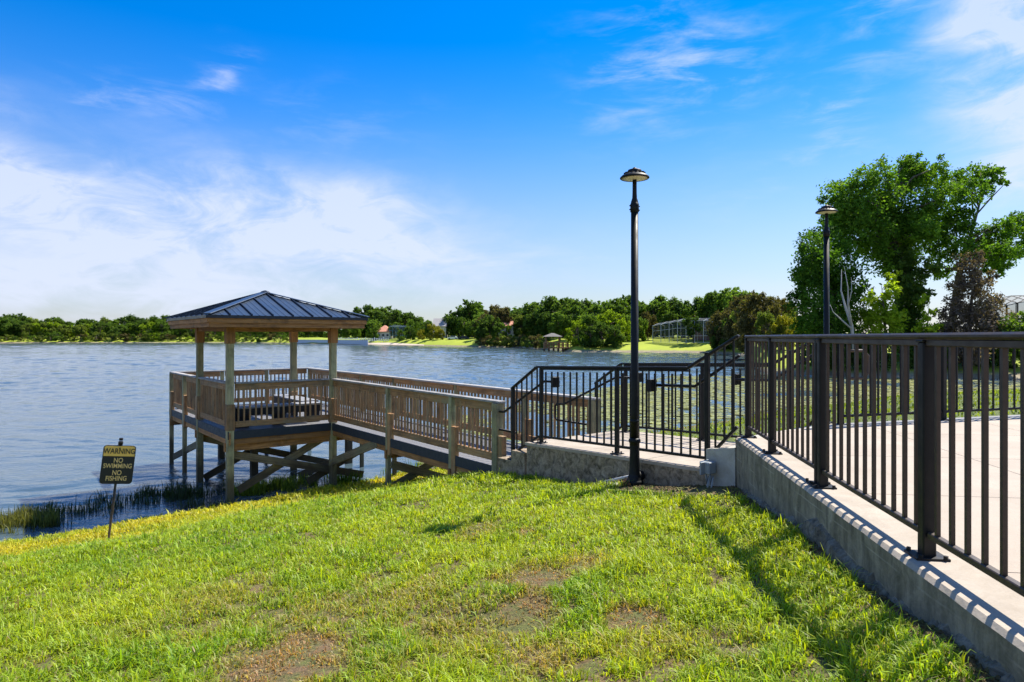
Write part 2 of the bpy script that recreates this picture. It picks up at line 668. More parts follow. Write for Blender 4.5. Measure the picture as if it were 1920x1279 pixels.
def ground_mat():
    m, nt, b = new_mat('lawn_soil')
    g = nt.nodes.new('ShaderNodeNewGeometry')
    pos = g.outputs['Position']
    n = noise(nt, pos, 7, 8, .7)
    n2 = noise(nt, pos, 45, 5, .7)
    soil = ramp(nt, n2, [(.3, (.075, .045, .02)), (.7, (.24, .15, .068))])
    green = ramp(nt, n2, [(.3, (.04, .065, .008)), (.7, (.12, .17, .018))])
    sep = nt.nodes.new('ShaderNodeSeparateXYZ')
    nt.links.new(pos, sep.inputs[0])
    far = nt.nodes.new('ShaderNodeMapRange')
    far.inputs['From Min'].default_value = 8
    far.inputs['From Max'].default_value = 14
    nt.links.new(sep.outputs[1], far.inputs[0])
    f = math_n(nt, 'MINIMUM', math_n(nt, 'ADD', ramp(nt, n, [(.4, (0, 0, 0)), (.6, (.7, .7, .7))]), far.outputs[0]), .9)
    wet = nt.nodes.new('ShaderNodeMapRange')
    wet.inputs['From Min'].default_value = .04
    wet.inputs['From Max'].default_value = .16
    nt.links.new(sep.outputs[2], wet.inputs[0])
    f = math_n(nt, 'MULTIPLY', f, wet.outputs[0])
    nt.links.new(mixc(nt, f, soil, green), b.inputs['Base Color'])
    b.inputs['Roughness'].default_value = .95
    bump(nt, b, n2, .8, .03)
    return m


GROUND = ground_mat()


def bank_mat():
    m, nt, b = new_mat('far_bank_grass')
    g = nt.nodes.new('ShaderNodeNewGeometry')
    pos = g.outputs['Position']
    n = noise(nt, pos, .12, 7, .65)
    n2 = noise(nt, pos, 1.2, 6, .7)
    green = ramp(nt, n, [(.3, (.23, .29, .012)), (.7, (.33, .38, .018))])
    sand = ramp(nt, n2, [(.3, (.13, .10, .055)), (.7, (.34, .29, .19))])
    sep = nt.nodes.new('ShaderNodeSeparateXYZ')
    nt.links.new(pos, sep.inputs[0])
    z = math_n(nt, 'ADD', sep.outputs[2], math_n(nt, 'MULTIPLY', math_n(nt, 'SUBTRACT', n2, .5), .8))
    mr = nt.nodes.new('ShaderNodeMapRange')
    mr.inputs['From Min'].default_value = .32
    mr.inputs['From Max'].default_value = .60
    nt.links.new(z, mr.inputs[0])
    nt.links.new(mixc(nt, mr.outputs[0], sand, green), b.inputs['Base Color'])
    b.inputs['Roughness'].default_value = .95
    return m


BANK = bank_mat()


def water_mat():
    m, nt, b = new_mat('lake_water')
    g = nt.nodes.new('ShaderNodeNewGeometry')
    pos = g.outputs['Position']
    b.inputs['Base Color'].default_value = (.060, .092, .112, 1)
    b.inputs['Roughness'].default_value = .10
    b.inputs['IOR'].default_value = 1.33
    v = mapping(nt, pos, (1.0, 1.9, 1), rot=(0, 0, R(-18)))
    c = noise(nt, v, 3.2, 4, .55, .5)
    d = noise(nt, mapping(nt, pos, (1, 1.6, 1), rot=(0, 0, R(25))), 8, 3, .5, .3)
    h = math_n(nt, 'ADD', math_n(nt, 'MULTIPLY', c, .55), math_n(nt, 'MULTIPLY', d, .12))
    bump(nt, b, h, .6, .05)
    return m


WATER = water_mat()

# ------------------------------------------------------------------ lake and ground
SX = np.array([-60, -5, 0, 3, 4.7, 7.9, 9.2, 10.8, 12.8, 14.4, 16.5, 25, 60])
SZ = np.array([2.6, 2.42, 2.32, 2.06, 1.80, 1.40, 1.10, .66, .26, 0.0, -.35, -1.5, -3])
xs_f = np.linspace(-60, 60, 1201)
zs_f = np.interp(xs_f, SX, SZ)
kern = np.hanning(17)
zs_f = np.convolve(np.pad(zs_f, 8, mode='edge'), kern / kern.sum(), 'valid')


def vnoise(x, y, seed=0):
    """cheap smooth value noise, vectorised"""
    x = np.asarray(x, float); y = np.asarray(y, float)
    xi = np.floor(x).astype(int); yi = np.floor(y).astype(int)
    xf = x - xi; yf = y - yi
    xf = xf * xf * (3 - 2 * xf); yf = yf * yf * (3 - 2 * yf)

    def h(a, b):
        n = (a * 374761393 + b * 668265263 + seed * 982451653) & 0x7fffffff
        n = ((n ^ (n >> 13)) * 1274126177) & 0x7fffffff
        return ((n ^ (n >> 16)) & 0xffff) / 65535.0
    a = h(xi, yi); b = h(xi + 1, yi); c = h(xi, yi + 1); d = h(xi + 1, yi + 1)
    return (a * (1 - xf) + b * xf) * (1 - yf) + (c * (1 - xf) + d * xf) * yf


# the lake: a rippled sheet (wave facets are real relief), on one flat sheet that reaches the horizon
def lake_mesh():
    r = np.random.RandomState(17)
    na, nd = 640, 640
    az = np.linspace(R(-52), R(52), na)
    f = np.linspace(0, 1, nd)
    d = 9.0 * (470 / 9.0) ** (f ** 1.0)
    AZ, D = np.meshgrid(az, d)
    AZ = AZ + r.uniform(-.3, .3, AZ.shape) * (az[1] - az[0])
    X, Y = np.sin(AZ) * D, np.cos(AZ) * D
    sp = D * max(az[1] - az[0], math.log(470 / 9.0) / nd)
    Z = np.zeros_like(X)
    wx = (vnoise(X * .25, Y * .25, 71) - .5) * 3.0
    wy = (vnoise(X * .25, Y * .25, 72) - .5) * 3.0
    for lam, amp, ang, ph in ((2.6, .006, 100, .3), (1.7, .006, 75, 1.1), (1.15, .006, 112, 2.0), (.8, .0056, 62, .7), (.55, .0044, 95, 4.0), (.38, .0030, 125, 5.0)):
        k = 2 * math.pi / lam
        c, s_ = math.cos(R(ang)), math.sin(R(ang))
        fade = np.clip((lam / sp - 2.6) / 2.0, 0, 1)
        mod = .35 + 1.3 * vnoise(X / lam * .45 + ph * 9, Y / lam * .45, int(lam * 100))
        Z += amp * fade * mod * np.sin(k * ((X + wx) * c + (Y + wy) * s_) + ph)
    ii, jj = np.meshgrid(np.arange(na), np.arange(nd))
    g = (vnoise(ii / 3.4, jj / 1.7, 81) - .5) * .8 + (vnoise(ii / 8.0, jj / 2.6, 82) - .5) * .7
    patch = .55 + .9 * vnoise(X * .02, Y * .02, 83)
    Z += g * np.clip(sp * .25, 0, .22) * np.clip((sp - .10) / .25, 0, 1) * patch
    Z *= np.clip((D - 9) / 2, 0, 1) * .5 + .5
    v = np.stack((X, Y, Z), -1).reshape(-1, 3)
    idx = np.arange(na * nd).reshape(nd, na)
    q = np.stack((idx[:-1, :-1], idx[:-1, 1:], idx[1:, 1:], idx[1:, :-1]), -1).reshape(-1, 4)[:, ::-1]
    n0 = len(v)
    flat = np.array([(-3000, -600, -.42), (3000, -600, -.42), (3000, 3500, -.42), (-3000, 3500, -.42)])
    v = np.concatenate((v, flat))
    q = np.concatenate((q, np.array([[n0, n0 + 1, n0 + 2, n0 + 3]])))
    return np_mesh('lake', v, q.ravel(), np.full(len(q), 4), WATER, True)


lake = mobj('lake', lake_mesh(), WATER)
tag(lake, 'rippled blue lake water', kind='structure')


def shore_s(x, y):
    x = np.asarray(x, float); y = np.asarray(y, float)
    s = -.68 * x + .73 * y
    s = s + np.clip(x - 15, 0, 60) * .4
    s = s + (vnoise(x * .35, y * .35, 3) - .5) * .7 * np.clip((s - 8) / 6, 0, 1)
    return s


def ground_z(x, y):
    x = np.asarray(x, float); y = np.asarray(y, float)
    z = np.interp(shore_s(x, y), xs_f, zs_f)
    z = z + .13 * np.exp(-((1.768 + (y - 2.267) * .131 - x) / 1.1) ** 2) * np.clip((5.6 - y) / 3.2, 0, 1)
    z = z + (vnoise(x * .9, y * .9, 1) - .5) * .09 + (vnoise(x * 2.6, y * 2.6, 2) - .5) * .045
    return z


gx = np.concatenate((np.linspace(-60, -14, 24), np.linspace(-13.8, 5, 190), np.linspace(5.6, 60, 70)))
gy = np.concatenate((np.linspace(-50, -1, 20), np.linspace(-.9, 19, 200), np.linspace(19.6, 60, 60)))
GX, GY = np.meshgrid(gx, gy)
GZ = ground_z(GX, GY)
nv = len(gx)
idx = np.arange(GX.size).reshape(GX.shape)
q = np.stack((idx[:-1, :-1], idx[:-1, 1:], idx[1:, 1:], idx[1:, :-1]), -1).reshape(-1, 4)
ground = mobj('ground', np_mesh('ground', np.stack((GX, GY, GZ), -1).reshape(-1, 3), q.ravel(), np.full(len(q), 4), GROUND, True), GROUND)
tag(ground, 'sloping lawn ground running down to the lake', kind='structure')


def ray_ground(px, py):
    dx, dz = (px - 960) / F, (HZ - py) / F
    lo = 0.5
    for y in np.arange(.5, 60, .02):
        if EYE + dz * y <= ground_z(dx * y, y):
            return dx * y, y
    return dx * 60, 60


# far bank around the lake
shore = [(160, -60), (150, 0), (120, 30), (90, 48), (50, 55), (30, 57.5), (24.5, 62), (26.8, 72), (33, 90), (43.5, 120), (46, 138), (40, 150), (15, 157),
         (9, 185), (3, 215), (-12, 235), (-30, 255), (-65, 300), (-100, 330), (-140, 375), (-170, 400), (-330, 405),
         (-700, 400), (-1500, 380), (-2500, 0)]
dense = []
rng = random.Random(5)
for (x0, y0), (x1, y1) in zip(shore[:-1], shore[1:]):
    n = max(2, min(14, int(math.hypot(x1 - x0, y1 - y0) / 5)))
    for k in range(n):
        dense.append((x0 + (x1 - x0) * k / n, y0 + (y1 - y0) * k / n))
dense.append(shore[-1])
rows = [(-1, -.6), (0, -.08), (1.2, .22), (4, .7), (12, 2.1), (30, 3.0), (150, 4.5), (1800, 14)]
bv = []
for x, y in dense:
    d = math.hypot(x, y)
    j = rng.uniform(-.6, .6)
    for off, z in rows:
        k = 1 + (off + j) / d
        bv.append((x * k, y * k, z + (rng.uniform(-.1, .15) if z > .5 else rng.uniform(-.03, .03))))
nr = len(rows)
bf = [(i * nr + r, i * nr + r + 1, (i + 1) * nr + r + 1, (i + 1) * nr + r) for i in range(len(dense) - 1) for r in range(nr - 1)]
bank = mobj('far_bank', pydata('far_bank', bv, bf, BANK, True), BANK)
tag(bank, 'far lake shore with bright lawn and sandy edge', kind='structure')
shore_az = [(math.atan2(x, y), math.hypot(x, y)) for x, y in dense]
shore_az.sort()
SA = np.array([a for a, _ in shore_az]); SD = np.array([d for _, d in shore_az])


def bank_point(px, behind):
    """a point on the far bank in the photo column px, so many metres behind the water's edge"""
    a = math.atan((px - 960) / F)
    d = float(np.interp(a, SA, SD)) + behind
    z = float(np.interp(behind, [r[0] for r in rows], [r[1] for r in rows]))
    return Vector((math.sin(a) * d, math.cos(a) * d, z))


# ------------------------------------------------------------------ plaza
WT = 2.53                               # top of retaining wall / plaza level
WD = Vector((0.131, 1.0, 0)).normalized()
WNV = Vector((WD.y, -WD.x, 0))          # towards the plaza


def W(y, off, z):
    """a point on the retaining wall's line: y along, off metres in from its outer face"""
    x = 1.768 + (y - 2.267) * .131
    p = Vector((x, y, 0)) + WNV * off
    return Vector((p.x, p.y, z))


def clip(poly, p, n):
    out = []
    for i in range(len(poly)):
        a, b = poly[i], poly[(i + 1) % len(poly)]
        da, db = (a - p).dot(n), (b - p).dot(n)
        if da >= 0: out.append(a)
        if da * db < 0: out.append(a + (b - a) * (da / (da - db)))
    return out


STAIRTOP_N = P(-3.28, -.02, 0)
STAIRTOP_F = P(-3.28, 1.9, 0)
FFa = STAIRTOP_F
FFd = Vector((3.4, 1.05, 0)).normalized()
plaza_poly = [W(-4, .30, 0), Vector((22, -4, 0)), FFa + FFd * 18, FFa, W(6.98, .30, 0)]
plaza_poly = [Vector((p.x, p.y)) for p in plaza_poly]


def prism(name, poly, z0, z1, mat, parent=None):
    n = len(poly)
    vs = [(p.x, p.y, z0) for p in poly] + [(p.x, p.y, z1) for p in poly]
    fs = [tuple(range(n))[::-1], tuple(range(n, 2 * n))]
    fs += [(i, (i + 1) % n, (i + 1) % n + n, i + n) for i in range(n)]
    return mobj(name, pydata(name, vs, fs, mat), mat, parent)


plaza = prism('plaza_pavement', plaza_poly, 2.2, WT - .018, BORDERC)
tag(plaza, 'beige concrete plaza paving behind the fence', kind='structure')
pd = Vector((WD.x, WD.y)); pn = Vector((WNV.x, WNV.y))
cut = []
size = 1.52
fn = Vector((FFd.y, -FFd.x))
for i in range(0, 14):
    for j in range(-4, 9):
        o = Vector((W(0, .30, 0).x, 0)) + pn * (i * size) + pd * (j * size)
        g = .004
        c = [o + pn * g + pd * g, o + pn * (size - g) + pd * g, o + pn * (size - g) + pd * (size - g), o + pn * g + pd * (size - g)]
        c = clip(c, Vector((FFa.x, FFa.y)) + fn * .34, fn)
        if len(c) > 2: c = clip(c, Vector((STAIRTOP_N.x, STAIRTOP_N.y)) - Vector(U) * .02, -Vector(U))
        if len(c) > 2: c = clip(c, Vector((20, 0)), Vector((-1, 0)))
        if len(c) > 2: c = clip(c, Vector((0, -3.9)), Vector((0, 1)))
        if len(c) > 2:
            prism('paving_slab', c, WT - .1, WT - .006, PLAZAC, plaza)

# ------------------------------------------------------------------ retaining wall
wall = empty('retaining_wall', W(3, 0, 1.7))
tag(wall, 'long low grey concrete retaining wall under the bronze plaza fence', 'wall')
ny = 120
vs, fs = [], []
ys = np.linspace(-3.5, 7.02, ny)
prof = [(0.03, 1.55), (0.012, 1.95), (0.0, 2.25), (0.0, WT - .02), (.02, WT), (.30, WT), (.30, 1.55)]
rs = np.random.RandomState(3)
for i, y in enumerate(ys):
    for k, (o, z) in enumerate(prof):
        jit = 0 if k > 3 else rs.uniform(-.004, .004)
        if k == 3: jit = rs.uniform(-.002, .004)
        p = W(y, o + jit, z)
        vs.append(p)
m = len(prof)
for i in range(ny - 1):
    for k in range(m - 1):
        a = i * m + k
        fs.append((a, a + m, a + m + 1, a + 1))
fs.append(tuple(range(m))[::-1]); fs.append(tuple(range((ny - 1) * m, ny * m)))
wb = mobj('wall_body', pydata('wall_body', vs, fs, WALLC), WALLC, wall)
wb.data.materials.append(SLABC)
for fi, pl in enumerate(wb.data.polygons):
    if fi < (ny - 1) * (m - 1) and fi % (m - 1) in (3, 4):
        pl.material_index = 1
# uneven footing ledge that breaks out at the foot of the wall
vs, fs = [], []
ny = 420
ys = np.linspace(-1, 6.7, ny)
for i, y in enumerate(ys):
    gz = float(ground_z(*W(y, -.1, 0).xy))
    lip = .02 + .03 * vnoise(y * 2.2, 0, 9) + (.06 if 3.4 < y < 4.7 else 0) * vnoise(y * 4, 3, 4)
    hh = gz - .01 + .035 * vnoise(y * 5, 7, 5) + .03 * vnoise(y * 14, 3, 5) + .006 * rs.uniform(-1, 1) + (.10 if 3.5 < y < 4.5 else 0) * vnoise(y * 2.3, 2, 6)
    for o, z in ((-lip - .03, gz - .2), (-lip, hh - .05), (-lip + .015, hh), (.012, hh + .03), (.05, hh - .3)):
        vs.append(W(y, o + rs.uniform(-.006, .006), z + rs.uniform(-.006, .006)))
for i in range(ny - 1):
    for k in range(4):
        a = i * 5 + k
        fs.append((a, a + 5, a + 6, a + 1))
mobj('footing', pydata('footing', vs, fs, FOOT), FOOT, wall)

# ------------------------------------------------------------------ landing with steps


def lz(t):
    return 2.047 - .031 * t


landing = empty('concrete_landing', P(-1.4, .9, 1.6))
tag(landing, 'raised concrete landing with stained rough side and steps at both ends', 'landing')
# body: rough stained side
n = 40
vs, fs = [], []
ts = np.linspace(.22, -3.25, n)
for t in ts:
    top = lz(max(t, -2.9)) - .040
    for w, z in ((-.10, 1.3), (-.105, top * .5 + .75), (-.10, top), (1.95, top), (1.95, 1.0)):
        j = rs.uniform(-.012, .012) if w < 0 else 0
        vs.append(P(t, w + j, z))
for i in range(n - 1):
    for k in range(4):
        a = i * 5 + k
        fs.append((a, a + 1, a + 6, a + 5))
fs.append(tuple(range(5))); fs.append(tuple(range((n - 1) * 5, n * 5))[::-1])
mobj('side_wall', pydata('side_wall', vs, fs, ROUGHC), ROUGHC, landing)
# top slab panels


def tw_prism(name, t0, t1, w0, w1, z0a, z0b, ha, mat, parent):
    """slab between t0..t1, w0..w1, top z at each t end, thickness ha"""
    vs = [P(t0, w0, z0a - ha), P(t1, w0, z0b - ha), P(t1, w1, z0b - ha), P(t0, w1, z0a - ha),
          P(t0, w0, z0a), P(t1, w0, z0b), P(t1, w1, z0b), P(t0, w1, z0a)]
    fs = [(0, 1, 2, 3), (4, 7, 6, 5), (0, 4, 5, 1), (1, 5, 6, 2), (2, 6, 7, 3), (3, 7, 4, 0)]
    return mobj(name, pydata(name, vs, fs, mat), mat, parent)


edges_t = [.25, -.95, -2.0, -2.95]
for a, b in zip(edges_t[:-1], edges_t[1:]):
    for w0, w1 in ((-.112, .62), (.628, 1.28), (1.288, 1.97)):
        tw_prism('slab', a - .004, b + .004, w0, w1, lz(a), lz(b), .040, SLABC, landing)
for k, (t0, t1, z) in enumerate(((.56, .254, 1.88), (.92, .564, 1.715))):
    tw_prism('step', t0, t1, -.115 + .01 * k, 1.93, z, z, z - 1.25, ROUGHC, landing)
for k, (t0, t1, z) in enumerate(((-2.954, -3.10, 2.272), (-3.104, -3.26, 2.402))):
    tw_prism('step', t0, t1, -.04 - .004 * k, 1.93, z, z, z - 1.35, WHITEC, landing)
tw_prism('top_step', -3.264, -3.62, -.03, 1.94, WT - .010, WT - .010, 1.0, WHITEC, landing)
tw_prism('cheek_block', -2.90, -3.262, -.11, -.045, 2.36, 2.42, 1.0, WHITEC, landing)

# ------------------------------------------------------------------ metal fences


def fence_post(parent, p, z0, z1, s=.062, plate=True, mat=None, ang=None):
    mat = mat or BLACK
    po = beam('post', (p.x, p.y, z0), (p.x, p.y, z1), s, s, mat, parent, .006, up=ang or (1, 0, 0))
    cp = beam('post_cap', (p.x, p.y, z1), (p.x, p.y, z1 + .012), s + .012, s + .012, mat, po, .003, up=ang or (1, 0, 0))
    if plate:
        pl = beam('base_plate', (p.x, p.y, z0), (p.x, p.y, z0 + .012), s + .09, s + .075, mat, po, .002, up=ang or (1, 0, 0))
        for sx in (-1, 1):
            for sy in (-1, 1):
                v = Vector((WD.x, WD.y, 0)) * .062 * sx + WNV * .056 * sy
                beam('bolt', (p.x + v.x, p.y + v.y, z0 + .010), (p.x + v.x, p.y + v.y, z0 + .026), .016, .016, mat, po)
    return po


def rail_run(parent, a, b, ztop_a, ztop_b, zbot_a, zbot_b, mat, dirn, spacing=.127, skip=None, wide=.06, cap=True, bars=True, b0=.0, drop=0):
    """top rail, bottom rail and balusters between plan points a and b"""
    a, b = Vector((a[0], a[1], 0)), Vector((b[0], b[1], 0))
    L = (b - a).length
    A, B = a.copy(), b.copy()
    A.z, B.z = ztop_a, ztop_b
    if cap:
        beam('top_rail', A - Vector((0, 0, .015)), B - Vector((0, 0, .015)), wide, .030, mat, parent, .008)
        beam('rail_channel', A - Vector((0, 0, .045)), B - Vector((0, 0, .045)), .034, .028, mat, parent, .003)
    A2, B2 = a.copy(), b.copy()
    A2.z, B2.z = zbot_a, zbot_b
    beam('bottom_rail', A2, B2, .034, .032, mat, parent, .004)
    if not bars:
        return
    n = max(1, int(round(L / spacing)))
    ang = dirn
    for k in range(n):
        f = (k + .5) / n
        p = a.lerp(b, f)
        if skip and any(abs(f * L - s) < .05 for s in skip):
            continue
        zt = ztop_a + (ztop_b - ztop_a) * f - .056
        zb = zbot_a + (zbot_b - zbot_a) * f + .014
        beam('baluster', (p.x, p.y, zb), (p.x, p.y, zt), .019, .019, mat, parent, 0, up=ang)


wd3 = (WD.x, WD.y, 0)
near = empty('metal_fence', W(3.5, .13, WT))
tag(near, 'dark bronze metal fence with square bars standing on the retaining wall', 'fence')
posts_y = [7.02, 6.06, 4.70, 3.215, 1.75, .3, -1.15]
for y in posts_y:
    p = W(y, .13, 0)
    fence_post(near, p, WT + .0, WT + 1.045, ang=wd3)
p = W(4.80, .13, 0)
fence_post(near, p, WT, WT + 1.045, .045, ang=wd3)
for a, b in zip(posts_y[:-1], posts_y[1:]):
    e0, e1 = .038, .038
    ya, yb = a - e0, b + e1
    if a == 4.70: ya = 4.70 - .038
    if b == 4.70: yb = 4.80 + .03
    pa, pb = W(ya, .13, 0), W(yb, .13, 0)
    rail_run(near, pa.xy, pb.xy, WT + 1.083, WT + 1.083, WT + .115, WT + .115, BRONZE, wd3, cap=False)
ta, tb = W(7.06, .13, WT + 1.092), W(-1.2, .13, WT + 1.092)
beam('top_rail', ta - Vector((0, 0, .017)), tb - Vector((0, 0, .017)), .068, .030, BRONZE, near, .010)
beam('rail_channel', ta - Vector((0, 0, .05)), tb - Vector((0, 0, .05)), .040, .032, BRONZE, near, .004)

u3 = (U[0], U[1], 0)
# landing fences (near side w=0, far side w=1.83)


def landing_fence(w, label, far):
    f = empty('metal_fence', P(-1.4, w, lz(-1.4)))
    tag(f, label, 'fence')
    T = [.0, -1.481, -2.84]
    hh = 1.10
    for t in T:
        fence_post(f, P(t, w, 0), lz(t) if t > -2.5 else lz(t) - .0, lz(t) + hh + (.0 if t > -2.5 else .18), .052, mat=BLACK, ang=u3)
    for a, b in zip(T[:-1], T[1:]):
        rail_run(f, P(a - .035, w, 0).xy, P(b + .035, w, 0).xy, lz(a) + 1.102, lz(b) + 1.102, lz(a) + .10, lz(b) + .10, BLACK, u3, cap=False)
    A, B = P(.10, w, lz(.1) + 1.115), P(-2.58, w, lz(-2.6) + 1.115)
    beam('top_rail', A, B, .055, .032, BLACK, f, .008)
    beam('rail_channel', P(.0, w, lz(0) + 1.085), P(-2.58, w, lz(-2.6) + 1.085), .034, .026, BLACK, f, .003)
    # upper stair flight
    p0, p1 = P(-2.58, w, lz(-2.6) + 1.115), P(-3.24, w, WT + 1.085)
    beam('stair_rail', p0, p1, .055, .032, BLACK, f, .008)
    q0, q1 = P(-2.876, w, lz(-2.84) + .14), P(-3.22, w, WT + .10)
    beam('stair_bottom_rail', q0, q1, .034, .032, BLACK, f, .004)
    for k in range(3):
        g = (k + .6) / 3
        pt = -2.876 + (-3.22 + 2.876) * g
        zt = p0.z + (p1.z - p0.z) * ((pt + 2.58) / (-.66)) - .02
        zb = q0.z + (q1.z - q0.z) * g
        beam('baluster', P(pt, w, zb), P(pt, w, zt), .018, .018, BLACK, f, 0, up=u3)
    if far:
        fence_post(f, P(-3.28, w, 0), WT, WT + 1.07, .052, mat=BLACK, ang=u3)
    # handrail of the upper flight: sloping pipe that levels out along the landing
    sw = .075 if not far else -.075
    hp = [P(-2.05, w + sw, lz(-2.05) + .90), P(-2.62, w + sw, lz(-2.62) + .90), P(-3.2, w + sw, WT + .87)]
    mobj('handrail', pydata('handrail', *tube(hp, .019, 8), BLACK, True), BLACK, f)
    beam('bracket_plate', P(-2.05, w, lz(-2.05) + .90 - .075), P(-2.05, w, lz(-2.05) + .90 + .075), .13, .05, BLACK, f, .004, up=u3)
    # lower stair flight down to the boardwalk
    s0, s1 = P(.10, w, lz(.1) + 1.115), P(.70, w, 1.715 + 1.085)
    beam('stair_rail', s0, s1, .055, .032, BLACK, f, .008)
    fence_post(f, P(.664, w, 0), 1.718, 1.718 + 1.08, .052, mat=BLACK, ang=u3)
    q0, q1 = P(.036, w, lz(.03) + .10), P(.63, w, 1.715 + .11)
    beam('stair_bottom_rail', q0, q1, .034, .032, BLACK, f, .004)
    for k in range(5):
        g = (k + .5) / 5
        t = .036 + .594 * g
        zt = s0.z + (s1.z - s0.z) * ((t - .10) / .60) - .02
        beam('baluster', P(t, w, q0.z + (q1.z - q0.z) * g + .01), P(t, w, min(zt, s0.z - .02)), .018, .018, BLACK, f, 0, up=u3)
    ex = .28 if far else .0
    if far: sw = -.21
    hp = [P(-.30, w + sw, lz(-.3) + .90), P(.02, w + sw, lz(0) + .90), P(.98 + ex, w + sw, 1.53 + .88), P(1.16 + ex, w + sw, 1.53 + .875),
          P(1.20 + ex, w + sw, 1.53 + .83), P(1.20 + ex, w + sw, 1.53 + .63), P(1.16 + ex, w + sw, 1.53 + .59), P(.70, w + sw, 1.53 + .585)]
    mobj('handrail', pydata('handrail', *tube(hp, .019, 8), BLACK, True), BLACK, f)
    beam('bracket_plate', P(-.30, w, lz(-.3) + .90 - .075), P(-.30, w, lz(-.3) + .90 + .075), .13, .05, BLACK, f, .004, up=u3)
    return f


landing_fence(0.0, 'black metal railing on the near edge of the landing behind the lamp post', False)
landing_fence(1.83, 'black metal railing on the lake side edge of the landing', True)

ff = empty('metal_fence', FFa + FFd * 3 + Vector((0, 0, WT)))
tag(ff, 'black metal fence along the far edge of the plaza facing the cove', 'fence')
fd3 = (FFd.x, FFd.y, 0)
fo = FFa + WNV * .0 + Vector((-fn.x, -fn.y, 0)) * -.12
st = [.08, 1.75, 3.4, 5.1, 6.8, 8.5]
for s in st:
    fence_post(ff, fo + FFd * s, WT - .018, WT + 1.05, .062, mat=BLACK, ang=fd3)
for a, b in zip(st[:-1], st[1:]):
    rail_run(ff, (fo + FFd * (a + .04)).xy, (fo + FFd * (b - .04)).xy, WT + 1.086, WT + 1.086, WT + .09, WT + .09, BLACK, fd3, cap=False)
tA, tB = fo + FFd * .02, fo + FFd * 8.6
tA.z = tB.z = WT + 1.085
beam('top_rail', tA, tB, .068, .030, BRONZE, ff, .010)
tA.z = tB.z = WT + 1.052
beam('rail_channel', tA, tB, .04, .032, BRONZE, ff, .004)
lp = fo + FFd * .12
hp = [Vector((lp.x, lp.y, WT + .90)), Vector((lp.x, lp.y, WT + .90)) + FFd * .22, Vector((lp.x, lp.y, WT + .84)) + FFd * .30,
      Vector((lp.x, lp.y, WT + .62)) + FFd * .30, Vector((lp.x, lp.y, WT + .56)) + FFd * .22, Vector((lp.x, lp.y, WT + .56))]
off = Vector((fn.x, fn.y, 0)) * .085
mobj('handrail_return', pydata('handrail_return', *tube([h + off for h in hp], .019, 8), BRONZE, True), BRONZE, ff)

# ------------------------------------------------------------------ boardwalk with gazebo
DK = 1.54


def dz(t):
    return DK - .006 * max(0, 7.72 - t)


W0, W1, WN = .11, 1.73, -2.24
T0, T1, TE = 1.17, 7.72, 13.40
pier = empty('boardwalk_gazebo', P(7.72, 0, 0.2))
tag(pier, 'weathered wooden boardwalk and railed deck with hip roofed gazebo over the lake', 'gazebo')
# decking planks
t = .95
while t < TE + .05:
    w0 = WN - .03 if t > T1 - .06 else W0 - .03
    z = dz(t)
    beam('plank', P(t + .07, w0, z - .016), P(t + .07, W1 + .03, z - .016), .134, .030, DECKM, pier)
    t += .142
# stringers, fascia, pale strip


def edge(a, b, wa, wb, out):
    """fascia and strip on a deck edge; out = outward offset (dt, dw)"""
    za, zb = dz(a), dz(b)
    o = Vector((*(U * out[0] + V * out[1]), 0))
    A, B = P(a, wa, 0) + o * .05, P(b, wb, 0) + o * .05
    f = beam('fascia', Vector((A.x, A.y, za - .075)), Vector((B.x, B.y, zb - .075)), .028, .175, FASCIA, pier, .003)
    A, B = A - o * .03, B - o * .03
    beam('stringer', Vector((A.x, A.y, za - .15)), Vector((B.x, B.y, zb - .15)), .040, .265, WOODBR, pier)


edge(T0 - .1, T1 - .10, W0, W0, (0, -1))
edge(T1, T1, WN - .05, W0 - .05, (-1, 0))
edge(T1 - .08, TE + .08, WN, WN, (0, -1))
edge(TE, TE, WN - .08, W1 + .08, (1, 0))
edge(T0 - .4, TE + .08, W1, W1, (0, 1))
for t in (8.4, 9.5, 10.6, 11.7, 12.6):
    beam('joist', P(t, WN, DK - .15), P(t, W1, DK - .15), .04, .18, WOODBR, pier)
for w in (-1.1, .11):
    beam('joist', P(T1, w, DK - .30), P(TE, w, DK - .30), .07, .16, WOODBR, pier)
for t in (7.78, 10.36, 13.3):
    beam('cross_beam', P(t, WN - .1, DK - .34), P(t, W1 + .1, DK - .34), .08, .19, WOODBR, pier)
for t in (2.5, 4.87):
    beam('cross_beam', P(t, W0 - .1, dz(t) - .32), P(t, W1 + .1, dz(t) - .32), .08, .18, WOODBR, pier)
beam('cross_beam', P(1.35, W0 - .1, dz(1.3) - .3), P(1.35, W1 + .1, dz(1.3) - .3), .08, .18, WOODBR, pier)

CAPZ = 1.075


def post_run(t, w, kind, s=.13, out=(0, -1)):
    """support post with its sister block; kind: rail, roof, under"""
    gz = min(float(ground_z(*P(t, w, 0).xy)), 0.0) - .6
    gz = max(gz, -1.6)
    z = dz(t)
    o = Vector((*(U * out[0] + V * out[1]), 0)) * .03
    p = P(t, w, 0) + o
    if kind == 'rail':
        beam('post', (p.x, p.y, gz), (p.x, p.y, z + CAPZ - .045), s, s, WOODG, pier, .006, up=u3)
    elif kind == 'under':
        beam('pile', (p.x, p.y, gz), (p.x, p.y, z - .05), s + .04, s + .04, PILE, pier, .008, up=u3)
    # sister block on the landward side, bolted to the post
    if kind != 'under':
        b = p + Vector((*(-U * (s * .5 + .052) + V * 0), 0))
        beam('post_block', (b.x, b.y, z - .33), (b.x, b.y, z + .52), .095, .12, WOOD, pier, .006, up=u3)


